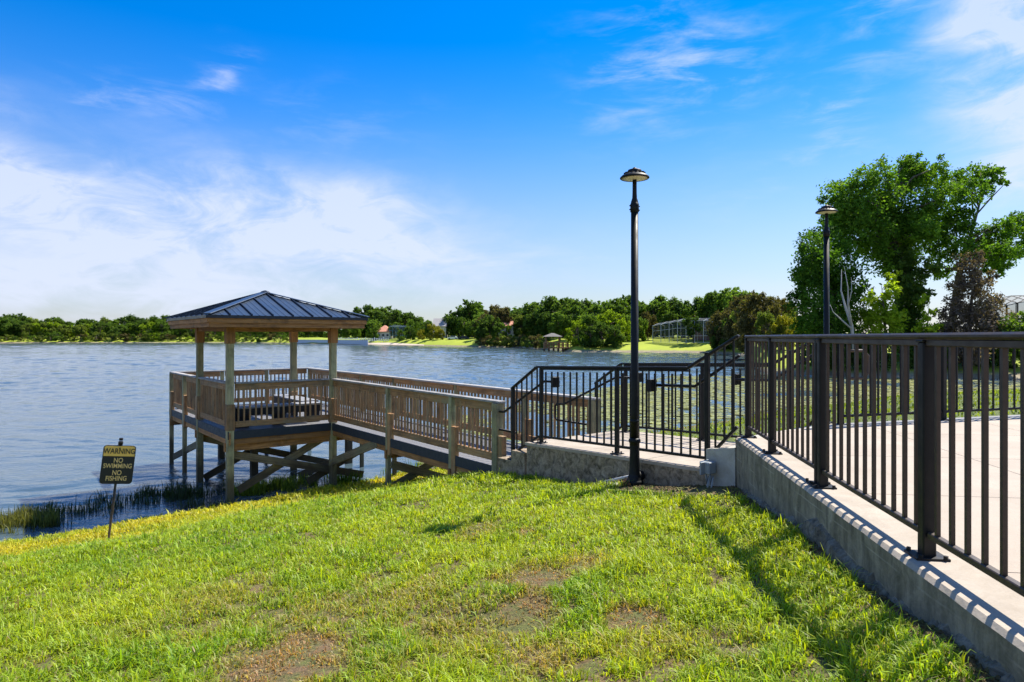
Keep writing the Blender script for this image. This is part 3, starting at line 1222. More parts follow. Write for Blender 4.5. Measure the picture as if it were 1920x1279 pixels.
def railing(a, b, wa, wb, skip_ends=(.07, .07), balmat=None):
    """2x6 top board, cap, bottom board, balusters between two deck points"""
    A, B = P(a, wa, 0), P(b, wb, 0)
    d = (B - A).normalized()
    L = (B - A).length
    A1, B1 = A + d * skip_ends[0], B - d * skip_ends[1]
    za, zb = dz(a), dz(b)
    up = Vector((0, 0, 1))
    beam('top_board', A1 + up * (za + CAPZ - .115), B1 + up * (zb + CAPZ - .115), .038, .14, WOOD, pier, .004)
    beam('bottom_board', A1 + up * (za + .15), B1 + up * (zb + .15), .038, .13, WOOD, pier, .004)
    n = max(2, int(round((L - sum(skip_ends)) / .122)))
    for k in range(n):
        f = (k + .5) / n
        p = A1.lerp(B1, f)
        z = za + (zb - za) * f
        jj = rs.uniform(-.006, .006)
        beam('baluster', (p.x + jj, p.y, z + .155), (p.x + jj, p.y, z + CAPZ - .10), .033, .033, WOOD, pier, 0, up=(d.x, d.y, 0))


def cap(a, b, wa, wb, ext=(.0, .0)):
    A, B = P(a, wa, dz(a) + CAPZ - .022), P(b, wb, dz(b) + CAPZ - .022)
    d = (B - A).normalized()
    beam('cap_board', A - d * ext[0], B + d * ext[1], .145, .038, WOODCAP, pier, .005)


# walkway, near side
nearT = [T0, 2.5, 4.87, T1]
for a, b in zip(nearT[:-1], nearT[1:]):
    railing(a, b, W0, W0)
for t in nearT[:-1]:
    post_run(t, W0, 'rail', .14 if t == T0 else .092)
cap(T0, T1, W0, W0, (.09, -.10))
# far side
farT = [.62, 2.5, 4.87, T1, 9.6, 11.5, TE]
for a, b in zip(farT[:-1], farT[1:]):
    railing(a, b, W1, W1)
for t in farT[1:]:
    post_run(t, W1, 'rail', .092, (0, 1))
pfe = P(.62, W1, 0)
beam('post', (pfe.x, pfe.y, .9), (pfe.x, pfe.y, dz(.6) + CAPZ - .045), .15, .15, WOODG, pier, .006, up=u3)
cap(.62, TE, W1, W1, (.09, .07))
# deck sides
railing(T1, T1, WN, W0, (.11, .11))
cap(T1, T1, WN, W0, (-.11, -.11))
leftT = [T1, 10.32, 11.8, TE]
for a, b in zip(leftT[:-1], leftT[1:]):
    railing(a, b, WN, WN, (.11, .11))
cap(T1, 10.32, WN, WN, (-.11, -.11))
cap(10.32, TE, WN, WN, (-.11, .07))
for t in (11.8, TE):
    post_run(t, WN, 'rail', .10)
backW = [WN, -.9, .4, W1]
for a, b in zip(backW[:-1], backW[1:]):
    railing(TE, TE, a, b)
for w in (-.9, .4):
    post_run(TE, w, 'rail', .092, (1, 0))
cap(TE, TE, WN, W1, (-.075, -.075))
# piles under the deck
for t, w in ((10.32, -.9), (TE, -.9), (10.32, W1)):
    post_run(t, w, 'under')

# roof posts
EAVE_B = EYE + .218
ROOFP = [(T1, WN), (T1, W0), (10.32, WN), (10.32, W0)]
for t, w in ROOFP:
    p = P(t, w, 0)
    beam('roof_post', (p.x, p.y, -.8), (p.x, p.y, EAVE_B), .145, .145, WOODG, pier, .008, up=u3)
    beam('post_wrap', (p.x, p.y, EAVE_B - .36), (p.x, p.y, EAVE_B + .02), .185, .185, WOODBR, pier, .008, up=u3)
    beam('post_sleeve', (p.x, p.y, DK + .03), (p.x, p.y, DK + .60), .175, .175, WOOD, pier, .010, up=u3)
# roof
OH = .60
tc_, wc_ = (T1 + 10.32) / 2, (WN + W0) / 2
ht, hw = (10.32 - T1) / 2 + OH, (W0 - WN) / 2 + OH
Z0, ZA = EYE + .452, EYE + 1.062
roof = mobj('roof', pydata('roof', [P(tc_ - ht, wc_ - hw, Z0 - .03), P(tc_ - ht, wc_ + hw, Z0 - .03), P(tc_ + ht, wc_ + hw, Z0 - .03), P(tc_ + ht, wc_ - hw, Z0 - .03), P(tc_, wc_, ZA - .035)],
                           [(0, 1, 4), (1, 2, 4), (2, 3, 4), (3, 0, 4)], ROOFD), ROOFD, pier)
corners = [P(tc_ - ht, wc_ - hw, Z0), P(tc_ - ht, wc_ + hw, Z0), P(tc_ + ht, wc_ + hw, Z0), P(tc_ + ht, wc_ - hw, Z0)]
apex = P(tc_, wc_, ZA)
for i in range(4):
    c0, c1 = corners[i], corners[(i + 1) % 4]
    d = c1 - c0
    Ls = d.length
    ex = d.normalized()
    mid = (c0 + c1) / 2
    slope = apex - mid
    nrm = ex.cross(slope).normalized()
    if nrm.z < 0: nrm = -nrm
    half = Ls / 2
    npan = 8
    pw = Ls / npan

    def pt(x, f, h):
        return mid + ex * x + slope * f + nrm * h

    def fmax(x):
        return max(0.0, 1 - abs(x) / half)
    for k in range(npan):
        xa, xb = -half + k * pw, -half + (k + 1) * pw
        cuts = [xa + .006]
        for c in (.3, .36, .42, .58, .64, .70):
            cuts.append(xa + pw * c)
        cuts.append(xb - .006)
        if xa < 0 < xb: cuts = sorted(cuts + [0.0])
        hs = []
        for j, x in enumerate(cuts):
            hs.append(.018 if any(abs(x - (xa + pw * c)) < 1e-6 for c in (.36, .64)) else .008)
        vs = [pt(x, -.005, h) for x, h in zip(cuts, hs)] + [pt(x, fmax(x) * .985, h) for x, h in zip(cuts, hs)]
        m_ = len(cuts)
        fs = [(j, j + 1, j + 1 + m_, j + m_) for j in range(m_ - 1)]
        mobj('roof_panel', pydata('roof_panel', vs, fs, ROOFM), ROOFM, roof)
        if k > 0:
            f = fmax(xa)
            if f > .03:
                beam('seam', pt(xa, -.005, .022), pt(xa, f * .985, .022), .020, .040, ROOFD, roof, 0, up=nrm)
    beam('hip_cap', c0 + Vector((0, 0, .035)) - (apex - c0).normalized() * .03, apex + Vector((0, 0, .035)), .17, .022, ROOFM, roof, .006)
    # eave trim and two stepped fascia boards
    o = ex.cross(Vector((0, 0, 1)))
    if o.dot(mid - P(tc_, wc_, mid.z)) < 0: o = -o
    beam('drip_edge', c0 + o * .012 - ex * .01 + Vector((0, 0, -.028)), c1 + o * .012 + ex * .01 + Vector((0, 0, -.028)), .03, .062, ROOFD, roof)
    ci0, ci1 = c0 - o * .02 + ex * .02, c1 - o * .02 - ex * .02
    beam('fascia_board', ci0 + Vector((0, 0, -.105)), ci1 + Vector((0, 0, -.105)), .03, .095, WOODBR, roof)
    ci0, ci1 = c0 - o * .055 + ex * .055, c1 - o * .055 - ex * .055
    beam('fascia_board', ci0 + Vector((0, 0, -.19)), ci1 + Vector((0, 0, -.19)), .03, .11, WOODBR, roof)
mobj('apex_cap', pydata('apex_cap', *lathe([(.13, 0), (.09, .03), (.02, .055)], 8), ROOFD), ROOFD, roof, Matrix.Translation(apex + Vector((0, 0, .02))))
s_ = .07
mobj('soffit', pydata('soffit', [P(tc_ - ht + s_, wc_ - hw + s_, EAVE_B + .03), P(tc_ - ht + s_, wc_ + hw - s_, EAVE_B + .03),
                                 P(tc_ + ht - s_, wc_ + hw - s_, EAVE_B + .03), P(tc_ + ht - s_, wc_ - hw + s_, EAVE_B + .03)], [(0, 1, 2, 3)], WOODBR), WOODBR, roof)
for a, b in ((0, 1), (2, 3), (0, 2), (1, 3)):
    ta_, wa_ = ROOFP[a]; tb_, wb_ = ROOFP[b]
    beam('roof_beam', P(ta_, wa_, EAVE_B - .03), P(tb_, wb_, EAVE_B - .03), .12, .10, WOODBR, pier)

# braces below the deck
for a, b in (((T1 + .12, WN - .05, 1.06), (T1 + .12, .95, .18)),
             ((T1 + .22, .10, 1.24), (T1 + .22, -2.0, .20)),
             ((5.35, W0 - .04, 1.36), (10.1, W0 - .04, -.15)),
             ((10.4, WN, 1.1), (10.4, 1.2, 0.05)),
             ((10.5, W0, 1.15), (10.5, -2.1, .05)),
             ((4.80, W0, 1.0), (4.80, W1, .42)),
             ((4.92, W1, 1.12), (4.92, W0, .45)),
             ((T1 + .3, W1, 1.1), (T1 + .3, -.4, .15)),
             ((10.4, WN, .95), (13.3, WN, .2))):
    beam('brace', P(*a), P(*b), .045, .17, PILE, pier, .004)

# benches under the roof


def bench(t0, w0, t1, w1, label):
    c = P((t0 + t1) / 2, (w0 + w1) / 2, DK)
    b = empty('bench', c)
    tag(b, label, 'bench', )
    A, B = P(t0, w0, 0), P(t1, w1, 0)
    d = (B - A).normalized()
    s = Vector((-d.y, d.x, 0))
    for k in (-1, 0, 1):
        A_, B_ = A + s * k * .15, B + s * k * .15
        beam('seat_board', Vector((A_.x, A_.y, DK + .46)), Vector((B_.x, B_.y, DK + .46)), .14, .036, BENCH, b, .004)
    for k in (-1, 1):
        A_, B_ = A + s * k * .21, B + s * k * .21
        beam('apron', Vector((A_.x, A_.y, DK + .36)), Vector((B_.x, B_.y, DK + .36)), .03, .16, BENCHD, b, .003)
    for f in (.06, .5, .94):
        p = A.lerp(B, f)
        beam('leg', (p.x, p.y, DK), (p.x, p.y, DK + .44), .09, .30, BENCHD, b, .004, up=(d.x, d.y, 0))
    return b


bench(8.25, -1.95, 8.25, -.05, 'long grey topped bench just behind the front railing under the roof')
bench(8.75, -.05, 10.9, -.05, 'grey topped bench running lakeward from the inner end of the other bench')

# ------------------------------------------------------------------ lamp posts


def lamp(name_loc, top_z, label):
    l = empty('lamp_post', name_loc)
    tag(l, label, 'lamp post', 'black lamp posts by the plaza')
    H = top_z - name_loc.z
    M = Matrix.Translation(name_loc)

    def lp(nm, prof, mat, par=l, seg=24):
        return mobj(nm, pydata(nm, *lathe(prof, seg), mat, True), mat, par, M)
    lp('base', [(.104, -.25), (.104, .03), (.106, .045), (.096, .06), (.080, .075), (.082, .10), (.072, .115), (.064, .14), (.060, .30), (.056, .47),
                (.056, .50), (.068, .51), (.072, .53), (.068, .55), (.050, .565)], LAMPM)
    ph = H - .52
    lp('pole', [(.048, .565), (.046, .86), (.0435, ph)], LAMPM)
    lp('collar', [(.046, .74), (.055, .75), (.057, .765), (.055, .78), (.046, .79)], LAMPM)
    nk = lp('neck', [(.0435, ph), (.052, ph + .005), (.052, ph + .10), (.047, ph + .105), (.042, ph + .13), (.029, ph + .17), (.026, ph + .24), (.025, H - .10)], LAMPM)
    for a in range(4):
        for zz in (.03, .075):
            an = a * math.pi / 2 + .4
            c = name_loc + Vector((math.cos(an) * .058, math.sin(an) * .058, ph + zz))
            beam('set_screw', c - Vector((math.cos(an), math.sin(an), 0)) * .012, c + Vector((math.cos(an), math.sin(an), 0)) * .012, .014, .014, LAMPM, nk)
    sh = lp('shade', [(.030, H - .115), (.150, H - .112), (.168, H - .118), (.176, H - .110), (.172, H - .100), (.150, H - .080), (.118, H - .062), (.086, H - .052), (.082, H - .048),
                      (.082, H - .020), (.076, H - .012), (.030, H - .006), (.022, H + .012), (.008, H + .02)], LAMPM, l, 32)
    lp('reflector', [(.034, H - .130), (.10, H - .120), (.155, H - .1165), (.03, H - .1165)], LAMPIN, sh)
    for k in range(16):
        an = 2 * math.pi * k / 16
        dv = Vector((math.cos(an), math.sin(an), 0))
        beam('fin', name_loc + dv * .082 + Vector((0, 0, H - .052)), name_loc + dv * .128 + Vector((0, 0, H - .062)), .008, .03, LAMPM, sh)
    return l


lx, ly = 1.466, 7.85
lamp(Vector((lx, ly, float(ground_z(lx, ly)) - .0)), EYE + 2.01, 'tall black lamp post rising from the lawn in front of the landing railing')
lx2, ly2 = 5.27, 11.0
lamp(Vector((lx2, ly2, float(ground_z(lx2, ly2)))), EYE + 2.20, 'black lamp post beyond the plaza fence in front of the tall trees')

# ------------------------------------------------------------------ warning sign
sx, sy = -5.82, 9.45
sz = float(ground_z(sx, sy))
sign = empty('warning_sign', (sx, sy, sz))
tag(sign, 'leaning black and yellow warning sign on a rusty post in the lawn', 'sign')
lean = Matrix.Rotation(R(5.5), 4, 'Y') @ Matrix.Rotation(R(-3), 4, 'X')
yaw = Matrix.Rotation(R(28), 4, 'Z')
SM = Matrix.Translation((sx, sy, sz)) @ lean @ yaw
top = EYE + (HZ - 826) / F * sy - sz


def sgn(nm, me, mat, loc, rotm=None, par=None):
    return mobj(nm, me, mat, par or sign, SM @ Matrix.Translation(loc) @ (rotm or Matrix.Identity(4)))


UPX = Matrix.Rotation(R(-90), 4, 'Y')
sgn('post', box_mesh(top - .02 + .4, .058, .032, RUST, .003), RUST, (0, .03, (top - .02 - .4) / 2), UPX)
sgn('post_clamp', box_mesh(.05, .10, .06, BLACK, .006), BLACK, (0, .028, top - .045), UPX)
sgn('post_clamp', box_mesh(.035, .06, .05, BLACK, .006), BLACK, (0, .028, top + .012), UPX)
pw, phh = .41, .555


def rrect(w, h, r, n=6):
    pts = []
    for cx, cz, a0 in ((w / 2 - r, h / 2 - r, 0), (-w / 2 + r, h / 2 - r, 90), (-w / 2 + r, -h / 2 + r, 180), (w / 2 - r, -h / 2 + r, 270)):
        for k in range(n + 1):
            a = R(a0 + 90 * k / n)
            pts.append((cx + r * math.cos(a), cz + r * math.sin(a)))
    return pts


def plate(pts, y0, y1, mat, nm):
    n = len(pts)
    vs = [(x, y0, z) for x, z in pts] + [(x, y1, z) for x, z in pts]
    fs = [tuple(range(n)), tuple(range(n, 2 * n))[::-1]] + [(i, i + n, (i + 1) % n + n, (i + 1) % n) for i in range(n)]
    return pydata(nm, vs, fs, mat)


pc = (0, 0, top - .075 - phh / 2)
panel = sgn('panel', plate(rrect(pw, phh, .045), -.006, .008, SIGNBLK, 'panel'), SIGNBLK, pc)
band = [p for p in rrect(pw - .022, phh - .022, .036)]
zc = phh / 2 - .155
bandp = [(x, z) for x, z in band if z > zc] 
bandp = sorted([p for p in bandp if p[0] > 0], key=lambda p: p[1]) + sorted([p for p in bandp if p[0] <= 0], key=lambda p: -p[1])
bandp = [((pw - .022) / 2, zc)] + bandp + [(-(pw - .022) / 2, zc)]
sgn('yellow_band', plate(bandp, -.010, -.007, SIGNYEL, 'band'), SIGNYEL, pc, None, panel)


def text(s, size, x, z, mat, y=-.0125, sy_=1.3):
    cu = bpy.data.curves.new('t', 'FONT')
    cu.body = s
    cu.size = size
    cu.align_x = 'CENTER'
    cu.align_y = 'CENTER'
    cu.offset = size * .012
    cu.extrude = .0015
    o = bpy.data.objects.new('t', cu)
    link(o)
    bpy.context.view_layer.update()
    me = bpy.data.meshes.new_from_object(o.evaluated_get(bpy.context.evaluated_depsgraph_get()))
    bpy.data.objects.remove(o)
    me.materials.clear()
    me.materials.append(mat)
    sgn('lettering', me, mat, (pc[0] + x, y, pc[2] + z), Matrix.Rotation(R(90), 4, 'X') @ Matrix.Diagonal((1, sy_, 1, 1)), panel)


text('WARNING', .082, 0, phh / 2 - .085, SIGNBLK)
text('NO', .075, 0, .060, SIGNTXT, -.0085)
text('SWIMMING', .071, 0, -.020, SIGNTXT, -.0085)
text('NO', .075, 0, -.118, SIGNTXT, -.0085)
text('FISHING', .073, 0, -.200, SIGNTXT, -.0085)
for zz in (phh / 2 - .04, -phh / 2 + .035):
    sgn('bolt', box_mesh(.012, .018, .018, BLACK, .003), BLACK, (pc[0], -.013, pc[2] + zz), Matrix.Rotation(R(90), 4, 'Z'), panel)

# ------------------------------------------------------------------ small things by the wall corner
jb = empty('junction_box', pix(1375, 880, 7.0))
tag(jb, 'grey electrical junction box with cable on the wall corner', 'electrical box')
jc = P(-2.98, -.195, 2.18)
bx = beam('box_body', jc + Vector((0, 0, -.065)), jc + Vector((0, 0, .065)), .125, .13, GREYBOX, jb, .008, up=u3)
beam('box_lid', jc + Vector((*(V * -.07), -.068)), jc + Vector((*(V * -.07), .068)), .13, .018, GREYBOX, jb, .005, up=u3)
beam('lid_tab', jc + Vector((0, 0, .066)), jc + Vector((0, 0, .085)), .03, .02, GREYBOX, jb, .002, up=u3)
for o_ in (-.02, .03):
    a = jc + Vector((*(-U * o_), -.065))
    gz = float(ground_z(a.x, a.y))
    mobj('cable', pydata('cable', *tube([a, a + Vector((.01, -.0, -.12)), Vector((a.x + .03, a.y - .01, gz + .12)), Vector((a.x + .0, a.y - .03, gz - .05))], .011, 6), GREYBOX, True), GREYBOX, jb)

pp = P(-2.02, -.155, 0)
gz = float(ground_z(pp.x, pp.y))
pipe = empty('drain_pipe', (pp.x, pp.y, gz))
tag(pipe, 'black corrugated drain pipe mouth in the landing side', 'pipe')
v3 = Vector((V[0], V[1], 0))
prof = []
for k in range(9):
    prof.append((.062 if k % 2 else .056, k * .014))
vsx, fsx = lathe(prof + [(.05, .112), (.046, .05), (.046, 0.01)], 18)
RM = Matrix.Translation(pp + Vector((0, 0, gz + .10))) @ v3.to_track_quat('-Z', 'Y').to_matrix().to_4x4()
mobj('pipe_body', pydata('pipe_body', vsx, fsx, BLACK, True), BLACK, pipe, RM)
a = P(-1.55, -.34, 0); b = P(-2.03, -.24, 0)
a.z = float(ground_z(a.x, a.y)) + .045; b.z = float(ground_z(b.x, b.y)) + .12
cd = mobj('plastic_conduit', pydata('plastic_conduit', *tube([a, a.lerp(b, .5), b], .019, 10), PVC, True), PVC)
tag(cd, 'pale grey plastic conduit lying on the soil beside the drain pipe', 'conduit')
for k, (t, w, s) in enumerate(((-1.72, -.40, .055), (-1.85, -.42, .045))):
    p = P(t, w, 0)
    bm = bmesh.new()
    bmesh.ops.create_icosphere(bm, subdivisions=2, radius=s)
    for v in bm.verts:
        v.co *= 1 + rs.uniform(-.22, .22)
        v.co.z *= .6
    me = bpy.data.meshes.new('rock'); bm.to_mesh(me); bm.free()
    o = mobj('rock', me, WHITEC, None, Matrix.Translation((p.x, p.y, float(ground_z(p.x, p.y)) + s * .35)))
    tag(o, 'small white stone on the soil by the conduit', 'rock', 'white stones by the conduit')

# ------------------------------------------------------------------ grass


def blades(name, X, Y, h, wdt, col, lean_amt, seed, zoff=None, bend=.5):
    n = len(X)
    r = np.random.RandomState(seed)
    Z = ground_z(X, Y) - .012 if zoff is None else zoff
    a = r.uniform(0, 2 * np.pi, n)
    dx, dy = np.cos(a), np.sin(a)
    fa = a + np.pi / 2 + r.uniform(-.6, .6, n)
    wx, wy = np.cos(fa) * wdt / 2, np.sin(fa) * wdt / 2
    ln = lean_amt * r.uniform(.15, 1.0, n)
    mh = h * (.55 + .1 * r.rand(n)); mo = h * ln * .35
    th = h * np.clip(1.0 - ln * bend * r.uniform(.3, 1, n), .35, 1); to = h * ln * 1.0
    v = np.empty((n, 5, 3), np.float32)
    v[:, 0] = np.stack((X - wx, Y - wy, Z), -1)
    v[:, 1] = np.stack((X + wx, Y + wy, Z), -1)
    v[:, 2] = np.stack((X + dx * mo + wx * .85, Y + dy * mo + wy * .85, Z + mh), -1)
    v[:, 3] = np.stack((X + dx * mo - wx * .85, Y + dy * mo - wy * .85, Z + mh), -1)
    v[:, 4] = np.stack((X + dx * to, Y + dy * to, Z + th), -1)
    b = (np.arange(n) * 5)[:, None]
    loops = np.concatenate((b + np.array([0, 1, 2, 3]), b + np.array([3, 2, 4])), 1).ravel()
    sizes = np.tile([4, 3], n)
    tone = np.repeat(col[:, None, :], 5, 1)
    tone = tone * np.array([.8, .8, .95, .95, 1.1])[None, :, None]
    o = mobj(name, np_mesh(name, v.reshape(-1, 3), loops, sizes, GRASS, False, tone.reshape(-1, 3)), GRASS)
    return o


def in_lawn(X, Y):
    s = shore_s(X, Y)
    wall_x = 1.768 + (Y - 2.267) * .131
    ok = (s < 14.45)
    ok &= ~((Y < 7.3) & (X > wall_x - .07 - .05 * vnoise(Y * 3, X * 0, 8)))
    rel = np.stack((X - A0[0], Y - A0[1]), -1)
    t = rel @ U; w = rel @ V
    ok &= ~((t < 1.3) & (w > -.14 - .22 * np.clip((-t - .9) / .6, 0, 1)))
    ok &= ~((t < -2.0) & (w > -.62 - .2 * vnoise(X * 4, Y * 4, 6)))
    ok &= ~((np.hypot(X - lx, Y - ly) < .12))
    return ok


# worn brown patches, found from photo directions on the ground
patches = []
for px, py, r_, st_ in ((1000, 1085, .19, 1.15), (985, 1150, .17, 1.1), (1180, 1167, .13, 1.3), (540, 1240, .27, 1.1), (760, 1140, .30, .35), (985, 998, .10, .8),
                        (880, 1190, .30, .4), (1090, 1060, .16, .6), (620, 1150, .3, .4), (1010, 1240, .16, .6), (900, 1000, .18, .35), (420, 1120, .35, .3)):
    gx_, gy_ = ray_ground(px, py)
    patches.append((gx_, gy_, r_, st_))


def lawn_field(X, Y):
    br = np.zeros(len(X))
    for gx_, gy_, r_, st_ in patches:
        d = np.hypot((X - gx_), (Y - gy_) * .75) / r_ + (vnoise(X * 7, Y * 7, 12) - .5) * .9
        br = np.maximum(br, st_ * np.clip(1.5 - d, 0, 1))
    dry = np.clip((vnoise(X * 1.3, Y * 1.3, 21) * .6 + vnoise(X * 4, Y * 4, 22) * .4 - .55) * 3.2, 0, 1)
    zone = np.exp(-(((X + .3) / 1.9) ** 2 + ((Y - 3.4) / 2.2) ** 2))
    br = np.maximum(br, dry * zone * .6)
    return np.clip(br, 0, 1)


def lawn():
    r = np.random.RandomState(11)
    XS, YS, HS, WS = [], [], [], []
    for y0, y1, dens, wd, hh in ((1.9, 3.2, 9500, .0062, .070), (3.2, 4.6, 7200, .0070, .068), (4.6, 6.5, 4900, .0086, .068), (6.5, 9, 2900, .0115, .070), (9, 12, 1700, .0150, .08), (12, 17.5, 900, .021, .09)):
        x0, x1 = -.80 * y1 - .3, min(.80 * y1, 2.9)
        n = int((x1 - x0) * (y1 - y0) * dens)
        X = r.uniform(x0, x1, n); Y = r.uniform(y0, y1, n)
        k = in_lawn(X, Y) & (X > -.80 * Y - .3)
        X, Y = X[k], Y[k]
        br = lawn_field(X, Y)
        clump = vnoise(X * 9, Y * 9, 31) * .6 + vnoise(X * 22, Y * 22, 32) * .4
        clump = np.clip((clump - .5) * 1.35 + .5 + (vnoise(X * 3.5, Y * 3.5, 33) - .5) * .35, 0, 1)
        keep = r.rand(len(X)) < np.clip(1 - br * .30, 0, 1) * np.clip(.08 + clump * 1.75, 0, 1)
        X, Y = X[keep], Y[keep]
        clump = clump[keep]
        XS.append(X); YS.append(Y)
        HS.append(hh * (.40 + 1.0 * clump) * r.uniform(.65, 1.35, len(X)))
        WS.append(wd * r.uniform(.7, 1.3, len(X)))
    X, Y, H, Wd = map(np.concatenate, (XS, YS, HS, WS))
    br = lawn_field(X, Y)
    n = len(X)
    base = np.array((.375, .46, .014))
    lush = np.array((.155, .31, .012))
    yel = np.array((.56, .48, .022))
    brn = np.array((.40, .225, .095))
    straw = np.array((.38, .31, .13))
    m = np.clip(vnoise(X * .8, Y * .8, 41) * .6 + vnoise(X * 3, Y * 3, 42) * .5 - .12 + r.normal(0, .16, n), 0, 1)[:, None]
    c = base * (1 - m) + lush * m
    s = shore_s(X, Y)
    yz = np.clip((s - 9.2) / 2.0, 0, 1) * np.clip((14.7 - s) / 1.0, 0, 1) * (vnoise(X * 1.7, Y * 1.7, 44) * .8 + .25)
    yz = np.clip(yz + r.normal(0, .15, n), 0, 1)[:, None]
    c = c * (1 - yz) + yel * yz
    b = np.clip(br * .95 + r.normal(0, .18, n) * (br > .08), 0, 1)[:, None]
    c = c * (1 - b) + brn * b
    k = r.rand(n) < (.03 + br * .25)
    c[k] = straw * r.uniform(.7, 1.1, (k.sum(), 1))
    c *= r.uniform(.6, 1.32, (n, 1))
    H = H * (1 - br * .62)
    lg = r.rand(n) < .06
    H[lg] *= 1.55
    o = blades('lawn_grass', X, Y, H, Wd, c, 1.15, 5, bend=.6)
    tag(o, 'bright green lawn grass with worn brown patches on the slope', 'grass', kind='stuff')
    return n


n_bl = lawn()

# strip of grass beyond the landing and plaza, bigger sparse blades
r = np.random.RandomState(77)
X = r.uniform(-1, 34, 60000); Y = r.uniform(10, 44, 60000)
rel = np.stack((X - A0[0], Y - A0[1]), -1)
t_, w_ = rel @ U, rel @ V
k = (shore_s(X, Y) < 14.4) & (w_ > 2.05) & ~(((X - FFa.x) * (-fn.x) + (Y - FFa.y) * (-fn.y)) < .15)
X, Y = X[k], Y[k]
c = np.array((.19, .26, .022)) * r.uniform(.65, 1.3, (len(X), 1))
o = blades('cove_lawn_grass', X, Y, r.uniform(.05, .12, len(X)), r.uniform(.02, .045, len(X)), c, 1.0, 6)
tag(o, 'bright grass between the plaza and the cove', 'grass', kind='stuff')

# dark water weeds standing in the shallows by the sign
def weeds(name, label, spots, n, hmin, hmax, wd, colr, seed, lean_amt=.5, water=True):
    r = np.random.RandomState(seed)
    XS, YS = [], []
    for (px, py, rx, ry, wgt) in spots:
        y = (EYE - .0) / ((py - HZ) / F)
        cx = (px - 960) / F * y
        k = int(n * wgt)
        aa, rr = r.uniform(0, 2 * np.pi, k), np.sqrt(r.rand(k))
        X = cx + np.cos(aa) * rr * rx; Y = y + np.sin(aa) * rr * ry
        keep = r.rand(k) < np.clip(vnoise(X * 3.1, Y * 3.1, seed) * 2.4 - .75, .02, 1)
        XS.append(X[keep]); YS.append(Y[keep])
    X, Y = np.concatenate(XS), np.concatenate(YS)
    Z = np.maximum(ground_z(X, Y), -.05) - .02
    c = np.array(colr) * r.uniform(.5, 1.5, (len(X), 1))
    o = blades(name, X, Y, r.uniform(hmin, hmax, len(X)), r.uniform(wd * .6, wd * 1.4, len(X)), c, lean_amt, seed, zoff=Z)
    tag(o, label, 'water weeds', kind='stuff')


weeds('water_weeds', 'dark green weeds standing in the shallows below the sign',
      [(90, 978, .7, .5, .6), (150, 960, .9, .5, .8), (210, 948, 1.0, .6, .8), (270, 936, 1.0, .6, .8), (320, 928, .9, .6, .8), (370, 924, .9, .6, .7), (420, 922, .8, .5, .6), (470, 915, .9, .4, .4), (380, 950, .6, .3, .25)],
      1100, .10, .36, .013, (.030, .055, .016), 51)
weeds('shore_reeds', 'olive reeds on the shore at the left below the sign', [(20, 985, .9, .6, 1.0), (-40, 980, 1.2, .7, 1.2), (60, 990, .35, .4, .3)], 2600, .12, .40, .014, (.13, .14, .03), 52)
weeds('tall_shore_grass', 'tall light green grass at the foot of the gazebo posts', [(510, 918, .7, .35, 1.0), (550, 912, .6, .35, .6), (470, 925, .4, .3, .5), (640, 905, .5, .3, .4), (760, 890, .7, .3, .5), (820, 892, .6, .3, .3)],
      1500, .14, .44, .014, (.13, .21, .022), 53)
weeds('floating_weeds', 'brown floating weeds on the water near the reeds', [(60, 915, 1.6, .35, 1.0), (20, 930, .9, .3, .5), (150, 905, .9, .25, .3), (290, 880, 1.5, .3, .25)], 1500, .02, .07, .03, (.22, .16, .05), 54, 1.6)

# dead brown tuft by the drain pipe
p = P(-1.98, -.40, 0)
r = np.random.RandomState(8)
X = p.x + r.normal(0, .035, 90); Y = p.y + r.normal(0, .035, 90)
o = blades('dry_tuft', X, Y, r.uniform(.06, .15, 90), np.full(90, .006), np.array((.34, .20, .12)) * r.uniform(.7, 1.2, (90, 1)), .9, 9)
tag(o, 'dry brown grass tuft on the soil beside the drain pipe', 'grass tuft')

# soil crumbs along the wall foot
def crumbs():
    r = np.random.RandomState(66)
    vs, fs = [], []
    base = [(1, 0, 0), (-1, 0, 0), (0, 1, 0), (0, -1, 0), (0, 0, 1), (0, 0, -1)]
    bf_ = [(0, 2, 4), (2, 1, 4), (1, 3, 4), (3, 0, 4), (2, 0, 5), (1, 2, 5), (3, 1, 5), (0, 3, 5)]
    for k in range(2600):
        if k % 3:
            y = r.uniform(2.2, 7.0); q_ = W(y, -r.uniform(.02, .16), 0); x, y = q_.x, q_.y
        else:
            q_ = P(r.uniform(-2.9, -1.2), -r.uniform(.12, .6), 0); x, y = q_.x, q_.y
        z = float(ground_z(x, y)) + .004
        s = r.uniform(.005, .02)
        o = len(vs)
        for b_ in base:
            vs.append((x + b_[0] * s * r.uniform(.6, 1.3), y + b_[1] * s * r.uniform(.6, 1.3), z + b_[2] * s * r.uniform(.4, 1)))
        fs.extend(tuple(i + o for i in f_) for f_ in bf_)
    o = mobj('soil_crumbs', pydata('soil_crumbs', vs, fs, GROUND), GROUND)
    tag(o, 'dark soil crumbs and litter along the foot of the walls', 'soil', kind='stuff')


crumbs()

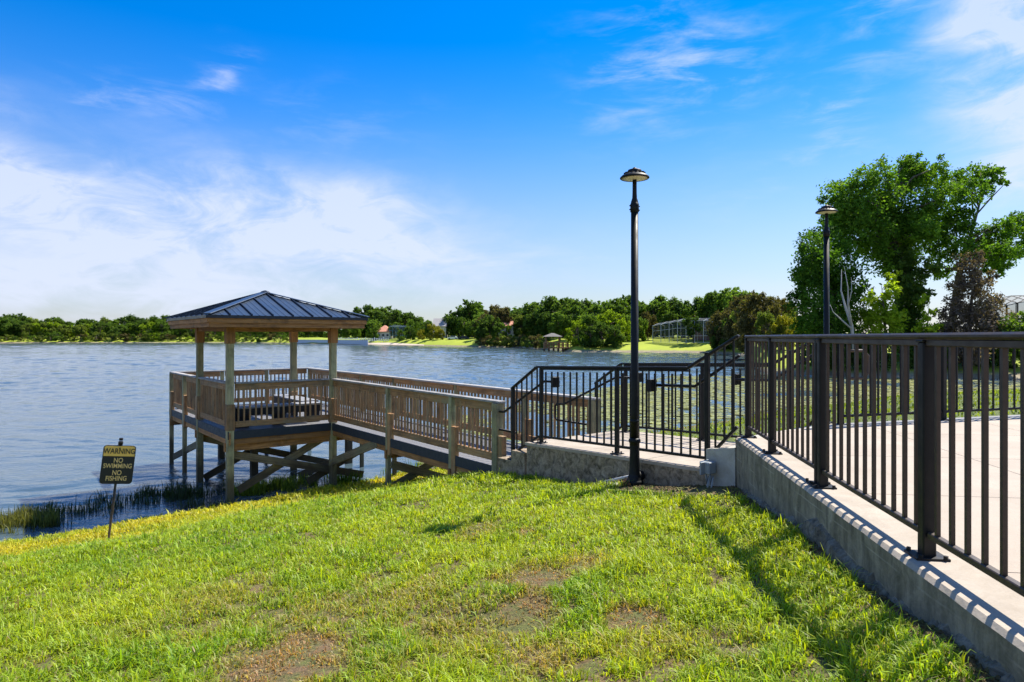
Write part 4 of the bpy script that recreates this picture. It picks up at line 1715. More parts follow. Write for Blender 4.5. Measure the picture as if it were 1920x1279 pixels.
# lily pads in the cove
def lilies():
    r = np.random.RandomState(21)
    n = 15000
    X = r.uniform(-3, 40, n * 4); Y = r.uniform(15, 60, n * 4)
    dens = vnoise(X * .35, Y * .22, 61) * .65 + vnoise(X * 1.3, Y * .9, 62) * .35
    k = (shore_s(X, Y) > 14.6) & (X > -2.5 + (Y - 17) * -.02) & (X < Y * .8) & (r.rand(len(X)) < np.clip((dens - .30) * 3.2, 0, 1)) & (X > (Y - 34) * .55)
    d_far = np.interp(np.arctan2(X, Y), SA, SD) - np.hypot(X, Y)
    k &= d_far > .5
    X, Y = X[k][:n], Y[k][:n]
    n = len(X)
    a = r.uniform(0, 6.28, n); rad = r.uniform(.09, .20, n)
    seg = 7
    v = np.empty((n, seg, 3), np.float32)
    tilt = r.normal(0, .10, (n, 2))
    for i in range(seg):
        an = a + i / seg * 5.9
        ox, oy = np.cos(an) * rad, np.sin(an) * rad
        v[:, i] = np.stack((X + ox, Y + oy, .022 + np.abs(ox * tilt[:, 0]) + np.abs(oy * tilt[:, 1])), -1)
    loops = np.arange(n * seg)
    tone = np.repeat((np.array((.34, .36, .13)) * r.uniform(.5, 1.35, (n, 1)))[:, None, :], seg, 1).reshape(-1, 3)
    o = mobj('lily_pads', np_mesh('lily_pads', v.reshape(-1, 3), loops, np.full(n, seg), GRASS, False, tone), GRASS)
    tag(o, 'pale green lily pads floating in the cove behind the landing', 'lily pads', kind='stuff')


lilies()

# ------------------------------------------------------------------ trees


def leaf_cards(name, lobes, per, size, seed, mat, shell=.55, flat=1.0):
    """crown mesh from many small leaf faces spread through lobes [(center, radius)]"""
    r = np.random.RandomState(seed)
    C, O, T = [], [], []
    for c, rad in lobes:
        n = int(per * max(.3, rad * rad))
        d = r.normal(size=(n, 3)); d /= np.linalg.norm(d, axis=1)[:, None]
        # twig clusters inside each lobe
        k = max(6, n // 22)
        tw = r.normal(size=(k, 3)); tw /= np.linalg.norm(tw, axis=1)[:, None]
        twc = tw * (rad * (shell + (1 - shell) * r.rand(k, 1) ** .6) * r.uniform(.75, 1.15, (k, 1)))
        ci = r.randint(0, k, n)
        p = twc[ci] + r.normal(0, rad * .15, (n, 3))
        p[:, 2] *= flat
        C.append(p + np.asarray(c)); O.append(tw[ci] * .6 + np.array((0, 0, .35))); T.append(np.clip(r.rand(k)[ci] * .55 + r.rand(n) * .45, 0, 1))
    C, O, T = np.concatenate(C), np.concatenate(O), np.concatenate(T)
    n = len(C)
    nr_ = O + r.normal(0, .75, (n, 3)); nr_ /= np.linalg.norm(nr_, axis=1)[:, None]
    a = np.cross(nr_, r.normal(size=(n, 3))); a /= np.linalg.norm(a, axis=1)[:, None]
    b = np.cross(nr_, a)
    s = size * r.uniform(.6, 1.35, n)[:, None]
    v = np.stack((C - a * s * .65, C + b * s * .36 - a * s * .05, C + a * s * .65, C - b * s * .36 - a * s * .05), 1)
    tone = np.repeat(T[:, None, None], 4, 1).reshape(-1, 1).repeat(3, 1)
    return np_mesh(name, v.reshape(-1, 3).astype(np.float32), np.arange(n * 4), np.full(n, 4), mat, False, tone)


def limb_mesh(name, base, lobes, trunk_r, fork_z, mat, seed, top=None):
    r = random.Random(seed)
    base = Vector(base)
    cen = Vector((sum(c[0] for c, _ in lobes) / len(lobes), sum(c[1] for c, _ in lobes) / len(lobes), 0))
    fork = Vector((base.x + (cen.x - base.x) * .3, base.y + (cen.y - base.y) * .3, fork_z))
    topp = Vector(top) if top else Vector((cen.x, cen.y, max(c[2] for c, _ in lobes) * .9))
    parts = [tube([base - Vector((0, 0, .5)), base.lerp(fork, .5) + Vector((r.uniform(-.1, .1), r.uniform(-.1, .1), 0)) * trunk_r * 3, fork, fork.lerp(topp, .5), topp],
                  [trunk_r * 1.25, trunk_r, trunk_r * .85, trunk_r * .5, trunk_r * .12], 8)]
    for c, rad in lobes:
        c = Vector(c)
        f = min(.95, max(.0, (c.z - fork.z) / max(.1, topp.z - fork.z) * .7))
        st_ = fork.lerp(topp, f)
        m_ = st_.lerp(c, .5) + Vector((r.uniform(-.1, .1), r.uniform(-.1, .1), r.uniform(0, .15))) * (c - st_).length
        parts.append(tube([st_, m_, c], [trunk_r * .38 * (1 - f * .5), trunk_r * .22, trunk_r * .06], 5))
    v, f = join(parts)
    return pydata(name, v, f, mat, True)


def generic(seed, wide, low, n=15):
    """unit tree: height 1; crown lobes; returns lobes"""
    r = random.Random(seed)
    lobes = []
    for k in range(n):
        a = r.uniform(0, 6.283) if k else 0
        f = r.uniform(0, 1)
        z = low + (.90 - low) * f
        env = wide * math.sqrt(max(.05, 1 - ((z - (low + .9) / 2 * 1.02) / ((.95 - low) / 2 * 1.25)) ** 2))
        rr = env * r.uniform(.35, .85)
        lobes.append(((math.cos(a) * rr, math.sin(a) * rr, z * r.uniform(.94, 1.06)), r.choice((.055, .07, .09, .11, .15))))
    lobes.append(((r.uniform(-.05, .05), r.uniform(-.05, .05), .87), .13))
    return lobes


VAR = {}
UNIT = 10.0


def variant(kind, i):
    key = (kind, i)
    if key in VAR: return VAR[key]
    wide, low, n = {'oak': (.46, .22, 38), 'tall': (.30, .20, 34), 'bush': (.58, .10, 32), 'shrub': (.78, .12, 22), 'flat': (.62, .36, 34)}[kind]
    lobes = [((c[0] * UNIT, c[1] * UNIT, c[2] * UNIT), rad * UNIT * (1.1 if kind in ('bush', 'shrub') else 1)) for c, rad in generic(100 + i * 7 + len(kind) * 31, wide, low, n)]
    cr = leaf_cards('crown_' + kind, lobes, 330, .36, 300 + i, None, .45)
    cr.materials.append(LEAF['mid'])
    tk = limb_mesh('trunk_' + kind, (0, 0, 0), lobes, .26, UNIT * low * .8, BARK, i)
    VAR[key] = (cr, tk)
    return VAR[key]


KIND_LABEL = {
    'dark': 'dark green broad tree', 'mid': 'green leafy tree', 'olive': 'olive green tree', 'yellow': 'bright yellow green tree',
    'brown': 'dead brown tree', 'rust': 'brownish green tree', 'ochre': 'yellow ochre tree'}
SHR_LABEL = {
    'dark': 'dark green bush', 'mid': 'green bush', 'olive': 'olive bush', 'yellow': 'bright green bush',
    'brown': 'brown bush', 'rust': 'brownish bush', 'ochre': 'yellow bush'}
tr_rng = random.Random(99)
FAR = {}


def far_tree(px, behind, toppx, kind, colr, where, group, wscale=1.0, name=None):
    b = bank_point(px, behind)
    d = b.y
    H = EYE + (HZ - toppx) / F * d - b.z
    if H < .8: H = .8
    i = tr_rng.randrange(3)
    cr, tk = variant(kind, i)
    low = kind in ('bush', 'shrub')
    nm = name or ('bush' if low else 'tree')
    t = empty(nm, b)
    k = H / (UNIT * 1.0)
    rot = tr_rng.uniform(0, 6.28)
    for part, me in (('crown', cr), ('trunk', tk)):
        o = bpy.data.objects.new(part, me)
        link(o)
        o.parent = t
        o.rotation_euler = (0, 0, rot)
        o.scale = (k * wscale, k * wscale, k)
        if part == 'crown':
            o.material_slots[0].link = 'OBJECT'
            o.material_slots[0].material = LEAF[colr]
    lab = (SHR_LABEL if low else KIND_LABEL)[colr] + ' ' + where
    tag(t, lab, 'bush' if low else 'tree', group + ': ' + lab)
    FAR.setdefault(lab, []).append((H, t))
    return t


# far left shore
WL = 'in the woods on the far shore beyond the gazebo'
GL = 'woods on the far left shore'
tops_x = [-120, 0, 25, 60, 100, 130, 160, 190, 215, 250, 290, 320, 360, 420, 480, 560, 640]
tops_y = [588, 586, 590, 598, 594, 603, 597, 591, 596, 592, 590, 594, 598, 600, 604, 608, 612]
x = -150
while x < 660:
    ty = float(np.interp(x, tops_x, tops_y))
    far_tree(x, tr_rng.uniform(34, 55), ty + tr_rng.uniform(-3, 6), tr_rng.choice(['oak', 'oak', 'tall']), tr_rng.choice(['dark', 'dark', 'mid', 'olive']), WL, GL, 1.15)
    x += tr_rng.uniform(13, 22)
x = -150
while x < 560:
    ty = float(np.interp(x, tops_x, tops_y))
    far_tree(x, tr_rng.uniform(14, 26), ty + tr_rng.uniform(8, 17), tr_rng.choice(['oak', 'bush', 'bush']), tr_rng.choice(['mid', 'mid', 'olive', 'yellow', 'dark']), WL, GL, 1.1)
    x += tr_rng.uniform(12, 20)
x = -150
while x < 545:
    far_tree(x, tr_rng.uniform(4, 8), tr_rng.uniform(622, 632), 'shrub', tr_rng.choice(['mid', 'olive', 'olive', 'yellow', 'dark', 'rust']), 'at the far water edge beyond the gazebo', 'bushes on the far left shore', 1.2)
    x += tr_rng.uniform(10, 17)

# middle shore, columns 640..960
WM = 'on the far shore behind the beach lawn'
GM = 'trees on the middle far shore'
for px, bh, ty, kd, cl, ws in ((672, 50, 583, 'oak', 'dark', 1.1), (690, 55, 572, 'oak', 'dark', 1.1), (715, 60, 575, 'oak', 'dark', 1.2), (738, 52, 580, 'oak', 'dark', 1.1), (760, 50, 586, 'tall', 'dark', 1.2),
                               (782, 50, 593, 'oak', 'dark', 1.1), (700, 22, 599, 'oak', 'mid', 1.0), (670, 30, 608, 'oak', 'mid', 1.0), (650, 30, 612, 'oak', 'mid', 1.0),
                               (740, 30, 604, 'oak', 'mid', 1.0), (770, 26, 600, 'bush', 'mid', .9), (800, 30, 600, 'oak', 'mid', .9), (790, 16, 618, 'bush', 'ochre', .8), (812, 18, 608, 'bush', 'ochre', 1.0), (705, 14, 612, 'bush', 'mid', .8), (752, 12, 618, 'bush', 'mid', .8), (770, 14, 615, 'bush', 'dark', .9), (826, 18, 617, 'bush', 'ochre', .8),
                               (845, 45, 590, 'oak', 'mid', 1.0), (860, 50, 578, 'oak', 'dark', 1.1), (885, 55, 564, 'oak', 'mid', 1.0), (905, 40, 585, 'oak', 'mid', 1.0), (868, 30, 594, 'oak', 'mid', 1.0), (890, 28, 598, 'oak', 'mid', 1.0),
                               (930, 30, 572, 'oak', 'rust', 1.05), (945, 22, 580, 'oak', 'rust', .9), (920, 12, 592, 'bush', 'dark', 1.0), (905, 10, 604, 'bush', 'dark', 1.0), (950, 40, 575, 'oak', 'dark', 1.0), (940, 8, 606, 'bush', 'mid', .9)):
    far_tree(px, bh, ty, kd, cl, WM, GM, ws)
for px in range(905, 1030, 9):
    far_tree(px + tr_rng.uniform(-3, 3), tr_rng.uniform(1.5, 4), tr_rng.uniform(627, 634), 'shrub', tr_rng.choice(['olive', 'rust', 'olive', 'mid']), 'at the water edge left of the small far dock', 'bushes at the water edge near the far dock', 1.2)
# 960..1300
WC = 'in the wood behind the small far dock'
GC = 'trees behind the far dock'
for px, bh, ty, kd, cl, ws in ((965, 40, 582, 'oak', 'dark', 1.0), (985, 45, 575, 'oak', 'dark', 1.1), (1005, 45, 567, 'oak', 'dark', 1.1), (1030, 48, 560, 'flat', 'dark', 1.2), (1055, 48, 557, 'flat', 'dark', 1.2), (1080, 50, 561, 'flat', 'dark', 1.1), (1100, 55, 566, 'flat', 'dark', 1.0),
                               (1000, 25, 585, 'oak', 'dark', 1.0), (1025, 25, 585, 'oak', 'dark', 1.0), (1050, 22, 583, 'oak', 'mid', 1.0), (975, 20, 590, 'oak', 'olive', 1.0),
                               (1075, 30, 572, 'oak', 'mid', 1.0), (1115, 40, 570, 'oak', 'mid', 1.0), (1140, 45, 562, 'oak', 'mid', 1.0), (1165, 45, 562, 'oak', 'mid', 1.0), (1182, 50, 553, 'flat', 'dark', .8), (1200, 42, 566, 'oak', 'mid', 1.0),
                               (1145, 14, 581, 'bush', 'yellow', .9), (1165, 10, 598, 'bush', 'yellow', .9), (1110, 10, 590, 'bush', 'mid', .9), (1085, 8, 600, 'bush', 'yellow', .9), (1130, 6, 604, 'bush', 'dark', 1.0), (1105, 6, 612, 'bush', 'dark', 1.0), (1150, 6, 610, 'bush', 'dark', 1.0),
                               (1180, 20, 590, 'bush', 'mid', .9), (1198, 18, 596, 'bush', 'mid', .7), (1225, 40, 562, 'oak', 'mid', 1.0), (1245, 45, 554, 'oak', 'mid', .9), (1262, 45, 558, 'tall', 'dark', 1.1), (1215, 24, 585, 'oak', 'rust', .8), (1255, 35, 583, 'oak', 'dark', .8), (1278, 45, 580, 'oak', 'mid', 1.0)):
    far_tree(px, bh, ty, kd, cl, WC, GC, ws)
# right of the white enclosure
WR = 'beside the white screened enclosure across the cove'
GR = 'trees beside the white enclosure'
for px, bh, ty, kd, cl, ws in ((1290, 40, 578, 'oak', 'mid', .9), (1310, 32, 556, 'oak', 'dark', .9), (1325, 30, 562, 'oak', 'mid', .8), (1345, 30, 545, 'oak', 'mid', .9), (1372, 28, 540, 'oak', 'mid', .95), (1395, 25, 545, 'oak', 'mid', .9), (1415, 30, 552, 'oak', 'olive', .9),
                               (1300, 13, 595, 'flat', 'dark', .9)):
    far_tree(px, bh, ty, kd, cl, WR, GR, ws)
for px, bh, ty, cl in ((1355, 6, 585, 'rust'), (1375, 8, 566, 'rust'), (1400, 10, 552, 'rust'), (1425, 16, 550, 'rust'), (1450, 22, 556, 'rust'), (1470, 26, 564, 'rust'), (1385, 5, 590, 'dark'), (1410, 6, 580, 'rust'), (1440, 12, 585, 'olive'), (1465, 14, 592, 'ochre'),
                       (1485, 22, 580, 'olive'), (1350, 4, 612, 'dark'), (1370, 4, 608, 'dark'), (1500, 22, 596, 'ochre')):
    far_tree(px, bh, ty, 'bush', cl, 'in the shaggy thicket across the cove', 'thicket across the cove', .8)

ORD = ['tallest', 'second tallest', 'third tallest', 'fourth tallest', 'fifth tallest', 'sixth tallest', 'seventh tallest', 'eighth tallest', 'ninth tallest', 'tenth tallest', 'eleventh tallest', 'twelfth tallest', 'thirteenth tallest']
for lab, lst in FAR.items():
    if 1 < len(lst) <= 13:
        for i, (h_, t_) in enumerate(sorted(lst, key=lambda q: -q[0])):
            t_['label'] = ORD[i] + ' ' + lab
# tall trees at the head of the cove, from clumps


def clump_tree(base_px, depth, clumps, colr, label, trunk_r, fork_py, per=400, size=.245, seed=1, bark=None, name='tree', dj=2.2, top=None):
    r = random.Random(seed)
    base = Vector(((base_px - 960) / F * depth, depth, 1.6))
    t = empty(name, base)
    lobes = []
    for px, py, rp in clumps:
        y = depth + r.uniform(-dj, dj)
        p = pix(px, py, y)
        lobes.append(((p.x, p.y, p.z), rp / F * depth * 1.08))
    # fill-in lobes behind and before, so the crown has depth
    for (c, rad) in list(lobes):
        if rad > 1.2 and r.random() < .6:
            lobes.append(((c[0] + r.uniform(-.5, .5), c[1] + r.choice((-1, 1)) * r.uniform(1.5, 3.0), c[2] + r.uniform(-.8, .2)), rad * .9))
    rel = [((c[0] - base.x, c[1] - base.y, c[2] - base.z), rad) for c, rad in lobes]
    cr = leaf_cards('crown', rel, per, size, seed, LEAF[colr], .35)
    o = mobj('crown', cr, LEAF[colr]); o.parent = t
    fz = EYE + (HZ - fork_py) / F * depth - base.z
    tk = limb_mesh('trunk', (0, 0, 0), rel, trunk_r, fz, bark or BARK, seed)
    o = mobj('trunk', tk, bark or BARK); o.parent = t
    tag(t, label, 'tree' if name == 'tree' else 'bush')
    return t


clump_tree(1570, 63, [(1520, 470, 30), (1548, 445, 28), (1508, 515, 27), (1540, 515, 36), (1575, 495, 38), (1498, 560, 22), (1528, 580, 38), (1570, 560, 34), (1600, 540, 30), (1545, 612, 30), (1600, 600, 32), (1510, 610, 22), (1570, 620, 28)],
           'tall', 'green rounded tree behind the second lamp post', .28, 590, seed=3)
clump_tree(1690, 67, [(1592, 360, 30), (1620, 340, 26), (1650, 322, 26), (1570, 392, 27), (1610, 398, 36), (1658, 370, 36), (1698, 335, 32), (1718, 312, 22), (1748, 332, 26), (1640, 440, 34), (1682, 428, 36), (1722, 398, 34),
                      (1755, 376, 28), (1602, 450, 30), (1652, 488, 26), (1700, 480, 30), (1738, 450, 30), (1762, 420, 24), (1700, 302, 16), (1762, 312, 16), (1548, 378, 13), (1590, 420, 26), (1670, 400, 30), (1665, 455, 28), (1690, 455, 26), (1720, 430, 28), (1640, 400, 30), (1560, 420, 20)],
           'tall', 'tallest broad green tree at the head of the cove', .42, 500, seed=4)
clump_tree(1702, 65.5, [(1690, 520, 22), (1680, 500, 20), (1715, 575, 22), (1690, 600, 22), (1700, 500, 24), (1704, 530, 22), (1698, 560, 22), (1704, 590, 24), (1700, 620, 27), (1690, 480, 22), (1712, 545, 17), (1706, 645, 26)],
           'dark', 'dark ivy covered trunk column under the tallest tree', .30, 600, seed=5, dj=.6)
clump_tree(1776, 66, [(1808, 335, 22), (1838, 322, 22), (1866, 330, 18), (1884, 345, 10), (1822, 360, 24), (1850, 352, 20), (1800, 400, 24), (1790, 440, 25), (1815, 428, 18), (1770, 470, 25), (1752, 502, 18), (1772, 505, 20),
                      (1855, 440, 22), (1882, 432, 24), (1908, 422, 22), (1928, 412, 22), (1850, 478, 25), (1890, 468, 24), (1916, 470, 18), (1862, 505, 18), (1830, 460, 20), (1932, 445, 20), (1878, 492, 14)],
           'tall', 'open crowned green tree with spreading right branches above dead vines', .34, 520, seed=6)
clump_tree(1815, 62, [(1810, 498, 24), (1830, 486, 16), (1800, 535, 24), (1838, 538, 22), (1820, 575, 28), (1860, 520, 14), (1800, 600, 26), (1848, 600, 26), (1772, 612, 20), (1768, 590, 15), (1870, 560, 12), (1825, 622, 30), (1790, 570, 22), (1855, 575, 22), (1780, 630, 24), (1862, 625, 24), (1822, 520, 24)],
           'brown', 'grey brown dead vine mass under the open crowned tree', .22, 600, per=420, size=.20, seed=7, dj=1.2)
clump_tree(1662, 60, [(1665, 548, 20), (1652, 580, 24), (1680, 598, 22), (1640, 604, 20), (1660, 622, 24), (1628, 560, 14), (1672, 520, 14)],
           'yellow', 'bright yellow green sapling clump left of the ivy trunk', .12, 600, seed=8, dj=.8)
clump_tree(1738, 60, [(1735, 560, 12), (1742, 590, 14), (1735, 615, 18), (1755, 618, 14)], 'yellow', 'small bright sapling right of the ivy trunk', .08, 610, seed=9, dj=.5)
clump_tree(1900, 58, [(1895, 612, 22), (1925, 605, 22), (1880, 630, 20), (1910, 635, 24)], 'mid', 'green bush below the dark screened enclosure', .1, 620, seed=10, dj=.6, name='bush')
for i, (px, c_, w_) in enumerate(((1545, 'dark', 'left end'), (1590, 'dark', 'left part'), (1640, 'dark', 'middle'), (1740, 'dark', 'middle'), (1790, 'brown', 'right part'), (1850, 'dark', 'right part'), (1915, 'dark', 'right end'))):
    clump_tree(px, 59.5 + i % 2, [(px, 650, 24), (px - 22, 660, 20), (px + 22, 655, 22), (px, 672, 20), (px + 30, 675, 16), (px - 30, 676, 16)], c_,
               'shaded understory bush at the %s of the cove head bank, %s in its row' % (w_, ('first', 'second', 'third', 'fourth', 'fifth', 'sixth', 'seventh')[i]), .06, 665, seed=20 + i, dj=.8, name='bush')
# pale bare tree
bt = empty('bare_tree', pix(1600, 650, 57))
tag(bt, 'pale bare forked trunk in front of the rounded tree behind the lamp post', 'tree')
parts = [tube([pix(1602, 660, 57), pix(1597, 610, 57), pix(1585, 575, 57), pix(1577, 545, 57.5), pix(1578, 505, 57.5)], [.16, .13, .10, .06, .02], 7),
         tube([pix(1597, 612, 57), pix(1590, 570, 56.5), pix(1590, 540, 56.5), pix(1583, 500, 56)], [.11, .08, .05, .015], 6),
         tube([pix(1598, 618, 57), pix(1578, 600, 56.5), pix(1562, 585, 56), pix(1556, 570, 56)], [.08, .06, .035, .012], 6),
         tube([pix(1590, 575, 56.5), pix(1597, 545, 56), pix(1596, 520, 56)], [.06, .035, .012], 6)]
v_, f_ = join(parts)
mobj('branches', pydata('branches', v_, f_, BARKW, True), BARKW, bt)

# ------------------------------------------------------------------ far buildings and dock


def tile_mat(name, a, c):
    m, nt, b = new_mat(name)
    g = nt.nodes.new('ShaderNodeNewGeometry')
    n = noise(nt, g.outputs['Position'], 1.5, 6, .7)
    nt.links.new(ramp(nt, n, [(.3, a), (.7, c)]), b.inputs['Base Color'])
    b.inputs['Roughness'].default_value = .85
    return m


TERRA = tile_mat('terracotta_roof', (.42, .16, .09), (.62, .30, .19))
GREYR = tile_mat('grey_shingle', (.26, .24, .23), (.38, .36, .34))
DARKR = tile_mat('dark_shingle', (.10, .09, .08), (.17, .155, .14))
STUCCO = tile_mat('stucco', (.48, .44, .38), (.58, .54, .47))
BRICKM = tile_mat('brick_wall', (.22, .09, .065), (.33, .15, .11))
AQUA = tile_mat('aqua_wall', (.10, .26, .33), (.18, .38, .45))
SEAW = tile_mat('white_seawall', (.48, .53, .57), (.62, .66, .69))
SAND = tile_mat('beach_sand', (.50, .40, .28), (.66, .55, .41))
GLASSD = paint_mat('dark_window', (.03, .035, .04), .15, 0, .1)


def screen_mat(name, c, alpha):
    m, nt, b = new_mat(name)
    b.inputs['Base Color'].default_value = (*c, 1)
    b.inputs['Roughness'].default_value = .7
    tp = nt.nodes.new('ShaderNodeBsdfTransparent')
    ms = nt.nodes.new('ShaderNodeMixShader')
    g = nt.nodes.new('ShaderNodeNewGeometry')
    n = noise(nt, g.outputs['Position'], 2, 3, .5)
    nt.links.new(math_n(nt, 'ADD', math_n(nt, 'MULTIPLY', n, .1), alpha), ms.inputs[0])
    nt.links.new(tp.outputs[0], ms.inputs[1])
    nt.links.new(b.outputs[0], ms.inputs[2])
    nt.links.new(ms.outputs[0], nt.nodes['Material Output'].inputs[0])
    return m


GREYF = paint_mat('pale_grey_frame', (.50, .52, .54), .5, 0, .06)
SCREEN = screen_mat('insect_screen', (.05, .055, .06), .35)
SCREEND = screen_mat('dark_screen', (.03, .03, .03), .45)


def wbox(name, c, sx_, sy_, sz_, yaw_, mat, parent):
    M = Matrix.Translation(c + Vector((0, 0, sz_ / 2))) @ Matrix.Rotation(yaw_, 4, 'Z')
    return mobj(name, box_mesh(sx_, sy_, sz_, mat), mat, parent, M)


def house(px, behind, wpx, eave_py, ridge_py, wallm, roofm, label, yaw_=0.0, depth_=9, windows=3, hip=True):
    b = bank_point(px, behind)
    d = b.y
    h = empty('house', b)
    tag(h, label, 'house')
    wd_ = wpx / F * d
    ez = max(2.4, EYE + (HZ - eave_py) / F * d - b.z)
    rz = max(ez + 1, EYE + (HZ - ridge_py) / F * d - b.z)
    wbox('wall', b, wd_ * .9, depth_, ez, yaw_, wallm, h)
    e = wd_ / 2; g = depth_ / 2 + .5
    rl = max(.3, e - g) if hip else e
    vs = [(-e, -g, ez), (e, -g, ez), (e, g, ez), (-e, g, ez), (-rl, 0, rz), (rl, 0, rz), (-e, -g, ez - .2), (e, -g, ez - .2), (e, g, ez - .2), (-e, g, ez - .2)]
    fs = [(0, 1, 5, 4), (1, 2, 5), (2, 3, 4, 5), (3, 0, 4), (0, 6, 7, 1), (1, 7, 8, 2), (2, 8, 9, 3), (3, 9, 6, 0), (6, 9, 8, 7)]
    mobj('roof', pydata('roof', vs, fs, roofm), roofm, h, Matrix.Translation(b) @ Matrix.Rotation(yaw_, 4, 'Z'))
    for k in range(windows):
        xx = (k + .5) / windows * wd_ * .8 - wd_ * .4
        M = Matrix.Translation(b) @ Matrix.Rotation(yaw_, 4, 'Z')
        w_ = mobj('window', box_mesh(1.3, .1, 1.3, WHITE), WHITE, h, M @ Matrix.Translation((xx, -depth_ / 2 - .04, ez * .5)))
        mobj('pane', box_mesh(1.1, .04, 1.1, GLASSD), GLASSD, w_, M @ Matrix.Translation((xx, -depth_ / 2 - .10, ez * .5)))
    return h


house(955, 24, 46, 611, 599, STUCCO, TERRA, 'house with orange tile roof peeking through the trees left of the far dock')
house(722, 26, 30, 622, 610, STUCCO, TERRA, 'house with pale orange tile roof beside the aqua building')
house(826, 40, 26, 612, 597, STUCCO, GREYR, 'grey gabled house between the trees above the parked cars', hip=False)
house(1325, 26, 40, 612, 598, BRICKM, GREYR, 'brick house with grey shingle roof behind the white enclosure')
house(1503, 60, 48, 618, 604, STUCCO, GREYR, 'grey roofed house seen between the thicket and the tall trees', hip=True)


def enclosure(px0, px1, behind, topa, topb, yaw_, mat, scr, label, nb, depth_=7, dark=False):
    a, b = bank_point(px0, behind), bank_point(px1, behind)
    a.z = b.z = (a.z + b.z) / 2
    e = empty('screen_enclosure', (a + b) / 2)
    tag(e, label, 'enclosure')
    d = (b - a).normalized(); back = Vector((-d.y, d.x, 0))
    if back.y < 0: back = -back
    D = a.y
    ha, hb = EYE + (HZ - topa) / F * D - a.z, EYE + (HZ - topb) / F * D - a.z
    up = Vector((0, 0, 1))
    s = .10
    L_ = (b - a).length
    corner = [a, b, b + back * depth_, a + back * depth_]
    for k in range(nb + 1):
        f = k / nb
        p = a.lerp(b, f)
        h = ha + (hb - ha) * min(1, f * 2.2)
        beam('upright', p, p + up * h, s, s, mat, e)
        beam('upright', p + back * depth_, p + back * depth_ + up * h, s * .8, s * .8, mat, e)
        beam('roof_bar', p + up * h, p + back * depth_ * .5 + up * (h + .7), s * .8, s * .8, mat, e)
        beam('roof_bar', p + back * depth_ * .5 + up * (h + .7), p + back * depth_ + up * h, s * .8, s * .8, mat, e)
        if k < nb:
            f2 = (k + 1) / nb
            p2 = a.lerp(b, f2); h2 = ha + (hb - ha) * min(1, f2 * 2.2)
            for fr in (.02, .32, .68, 1.0):
                beam('cross_bar', p + up * h * fr, p2 + up * h2 * fr, s * .7, s * .7, mat, e)
            beam('cross_bar', p + back * depth_ * .5 + up * (h + .7), p2 + back * depth_ * .5 + up * (h2 + .7), s * .7, s * .7, mat, e)
            o = back * .02
            mobj('screen_pane', pydata('screen_pane', [p + o, p2 + o, p2 + up * h2 + o, p + up * h + o], [(0, 1, 2, 3)], scr), scr, e)
            q0, q1 = p + back * depth_ * .5 + up * (h + .72), p2 + back * depth_ * .5 + up * (h2 + .72)
            mobj('screen_pane', pydata('screen_pane', [p + up * (h + .02), p2 + up * (h2 + .02), q1, q0], [(0, 1, 2, 3)], scr), scr, e)
    return e


enclosure(1224, 1336, 14, 611, 603, 0, GREYF, SCREEN, 'white framed screened pool enclosure on the bright lawn across the cove', 7)
enclosure(730, 762, 20, 612, 614, 0, AQUA, SCREEN, 'aqua blue framed screened porch beside the pale orange roofed house', 5, 6)
enclosure(1868, 1990, 12, 578, 565, 0, BLACK, SCREEND, 'dark framed screened enclosure behind the bushes right of the dead vines', 6, 6)

# wood behind the shore trees: one mass of foliage nobody could count
r_ = random.Random(404)
lob = []
for px in range(-260, 1560, 5):
    for bh in (62, 80):
        b_ = bank_point(px + r_.uniform(-3, 3), bh + r_.uniform(-6, 6))
        d_ = b_.y
        tyy = float(np.interp(px, [-260, 640, 700, 800, 835, 880, 1050, 1290, 1380, 1440, 1560], [602, 616, 588, 606, 612, 584, 580, 584, 575, 600, 612]))
        topz = EYE + (HZ - tyy) / F * d_
        rad = 2.6 if d_ < 200 else 4.0
        z_ = topz - rad * r_.uniform(.9, 1.4)
        while z_ > b_.z - 1:
            lob.append(((b_.x + r_.uniform(-1.5, 1.5), b_.y + r_.uniform(-2, 2), z_), rad * r_.uniform(.8, 1.15)))
            z_ -= rad * 1.6
fw = mobj('far_wood', leaf_cards('far_wood', lob, 4.5, 1.5, 405, LEAF['dark'], .5), LEAF['dark'])
tag(fw, 'dense dark wood behind the far shore trees', 'wood', kind='stuff')

# seawall, beach and white fence on the middle shore
swa, swb = bank_point(545, .6), bank_point(690, .6)
sw_ = empty('seawall', (swa + swb) / 2)
tag(sw_, 'low pale blue white seawall on the far shore behind the gazebo posts', 'wall')
for k in range(8):
    a, b = swa.lerp(swb, k / 8), swa.lerp(swb, (k + 1) / 8)
    beam('wall_panel', Vector((a.x, a.y, .95)), Vector((b.x, b.y, .95)), .4, 2.3, SEAW, sw_, .03)
    beam('wall_cap', Vector((a.x, a.y, 2.15)), Vector((b.x, b.y, 2.15)), .7, .12, SEAW, sw_)
bp = [bank_point(px, bh) for px, bh in ((690, -.5), (728, -2.2), (760, -.3), (795, .0), (795, 2.0), (760, 3.5), (728, 5), (690, 4))]
bm_ = pydata('beach', [(p.x, p.y, max(p.z + .15, .08) + .1) for p in bp], [tuple(range(8))[::-1]], SAND)
tag(mobj('beach', bm_, SAND), 'pale sandy beach patch', kind='structure')
fa, fb = bank_point(625, 9), bank_point(728, 9)
wf = empty('white_fence', (fa + fb) / 2)
tag(wf, 'white picket fence above the seawall on the far shore', 'fence')
for k in range(27):
    p = fa.lerp(fb, k / 26)
    beam('picket', p, p + Vector((0, 0, 1.5 + .4 * (k % 4 == 0))), .3, .3, WHITE, wf)
for z in (.5, 1.3):
    beam('fence_rail', fa + Vector((0, 0, z)), fb + Vector((0, 0, z)), .12, .14, WHITE, wf)


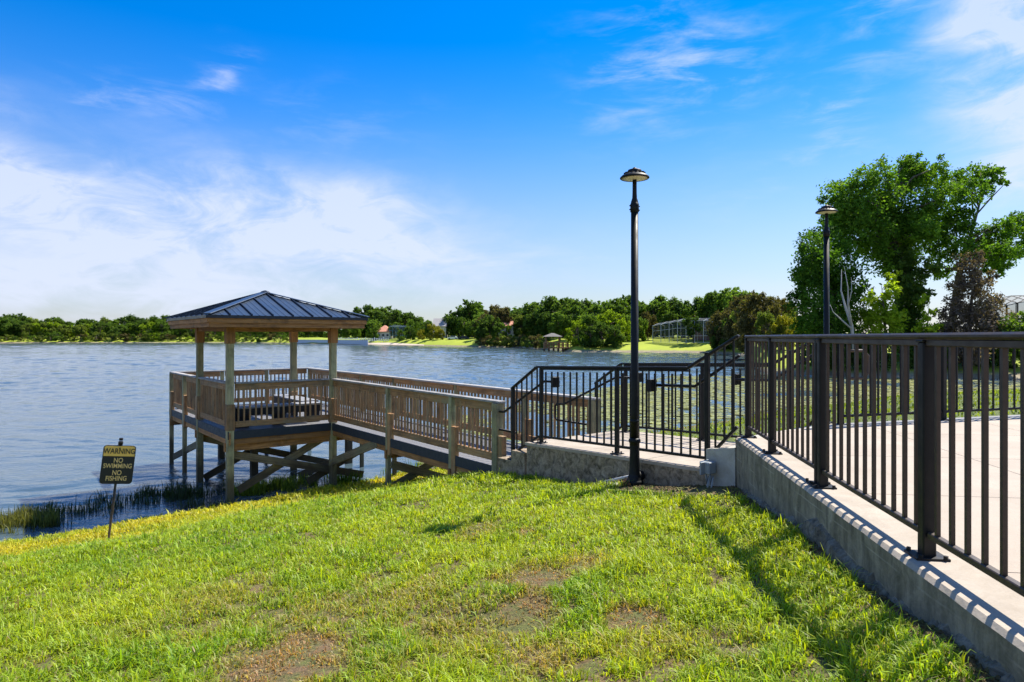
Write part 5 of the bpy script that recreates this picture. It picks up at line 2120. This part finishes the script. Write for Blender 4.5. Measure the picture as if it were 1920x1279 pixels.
def car(px, behind, label, mat):
    b = bank_point(px, behind)
    c = empty('parked_car', b)
    tag(c, label, 'car', )
    prof = [(-2.2, .35), (-2.25, .8), (-2.1, 1.0), (-1.2, 1.05), (-.6, 1.5), (1.0, 1.52), (1.7, 1.08), (2.2, .98), (2.28, .6), (2.2, .35)]
    n_ = len(prof)
    vs = [(x_, -.85, z_) for x_, z_ in prof] + [(x_, .85, z_) for x_, z_ in prof]
    fs = [tuple(range(n_))[::-1], tuple(range(n_, 2 * n_))] + [(i, (i + 1) % n_, (i + 1) % n_ + n_, i + n_) for i in range(n_)]
    M = Matrix.Translation(b)
    mobj('body', pydata('body', vs, fs, mat), mat, c, M)
    mobj('side_window', pydata('side_window', [(-.95, -.87, 1.08), (1.35, -.87, 1.1), (.9, -.87, 1.44), (-.5, -.87, 1.42)], [(0, 1, 2, 3)], GLASSD), GLASSD, c, M)
    for x_ in (-1.4, 1.4):
        mobj('wheel', pydata('wheel', *tube([(x_, -.9, .33), (x_, -.6, .33)], .33, 12), BLACK), BLACK, c, M)
        mobj('wheel', pydata('wheel', *tube([(x_, .6, .33), (x_, .9, .33)], .33, 12), BLACK), BLACK, c, M)


car(849, 20, 'white car parked on the far lawn under the trees', WHITE)
car(869, 22, 'dark grey car parked on the far lawn beside the white car', FASCIA)

# small far dock with hip roof
dk = pix(1050, 650, 167)
fd = empty('far_dock', (dk.x, dk.y, 0))
tag(fd, 'small brown wooden dock with grey hip roof on the far shore', 'dock')
sx0, sx1 = -4.0, 4.3
for k in range(15):
    x_ = sx0 + (sx1 - sx0) * k / 14
    for y_ in (-1.6, 1.6):
        if k % 2 == 0:
            beam('pile', (dk.x + x_, dk.y + y_, -.8), (dk.x + x_, dk.y + y_, 2.3), .22, .22, WOOD, fd)
    beam('baluster', (dk.x + x_, dk.y - 1.7, 1.0), (dk.x + x_, dk.y - 1.7, 2.2), .12, .12, WOODBR, fd)
for z_, h_ in ((.85, .28), (1.6, .2), (2.25, .22)):
    beam('rail', (dk.x + sx0, dk.y - 1.8, z_), (dk.x + sx1, dk.y - 1.8, z_), .1, h_, WOODBR, fd)
    beam('rail', (dk.x + sx0, dk.y + 1.8, z_), (dk.x + sx1, dk.y + 1.8, z_), .1, h_, WOODBR, fd)
beam('deck', (dk.x + sx0, dk.y, .95), (dk.x + sx1, dk.y, .95), 3.4, .14, WOOD, fd)
for x_ in (-3.6, -.2):
    for y_ in (-1.4, 1.4):
        beam('post', (dk.x + x_, dk.y + y_, 1.0), (dk.x + x_, dk.y + y_, 3.75), .2, .2, WOOD, fd)
vs = [(-4.4, -2.4, 3.7), (.6, -2.4, 3.7), (.6, 2.4, 3.7), (-4.4, 2.4, 3.7), (-2.2, 0, 4.6), (-1.6, 0, 4.6)]
mobj('roof', pydata('roof', vs, [(0, 1, 5, 4), (1, 2, 5), (2, 3, 4, 5), (3, 0, 4), (0, 3, 2, 1)], DARKR), DARKR, fd, Matrix.Translation((dk.x, dk.y, 0)))
print('blades', n_bl, 'objects', len(bpy.data.objects), 'tris', sum(len(m.loops) - 2 * len(m.polygons) for m in bpy.data.meshes))
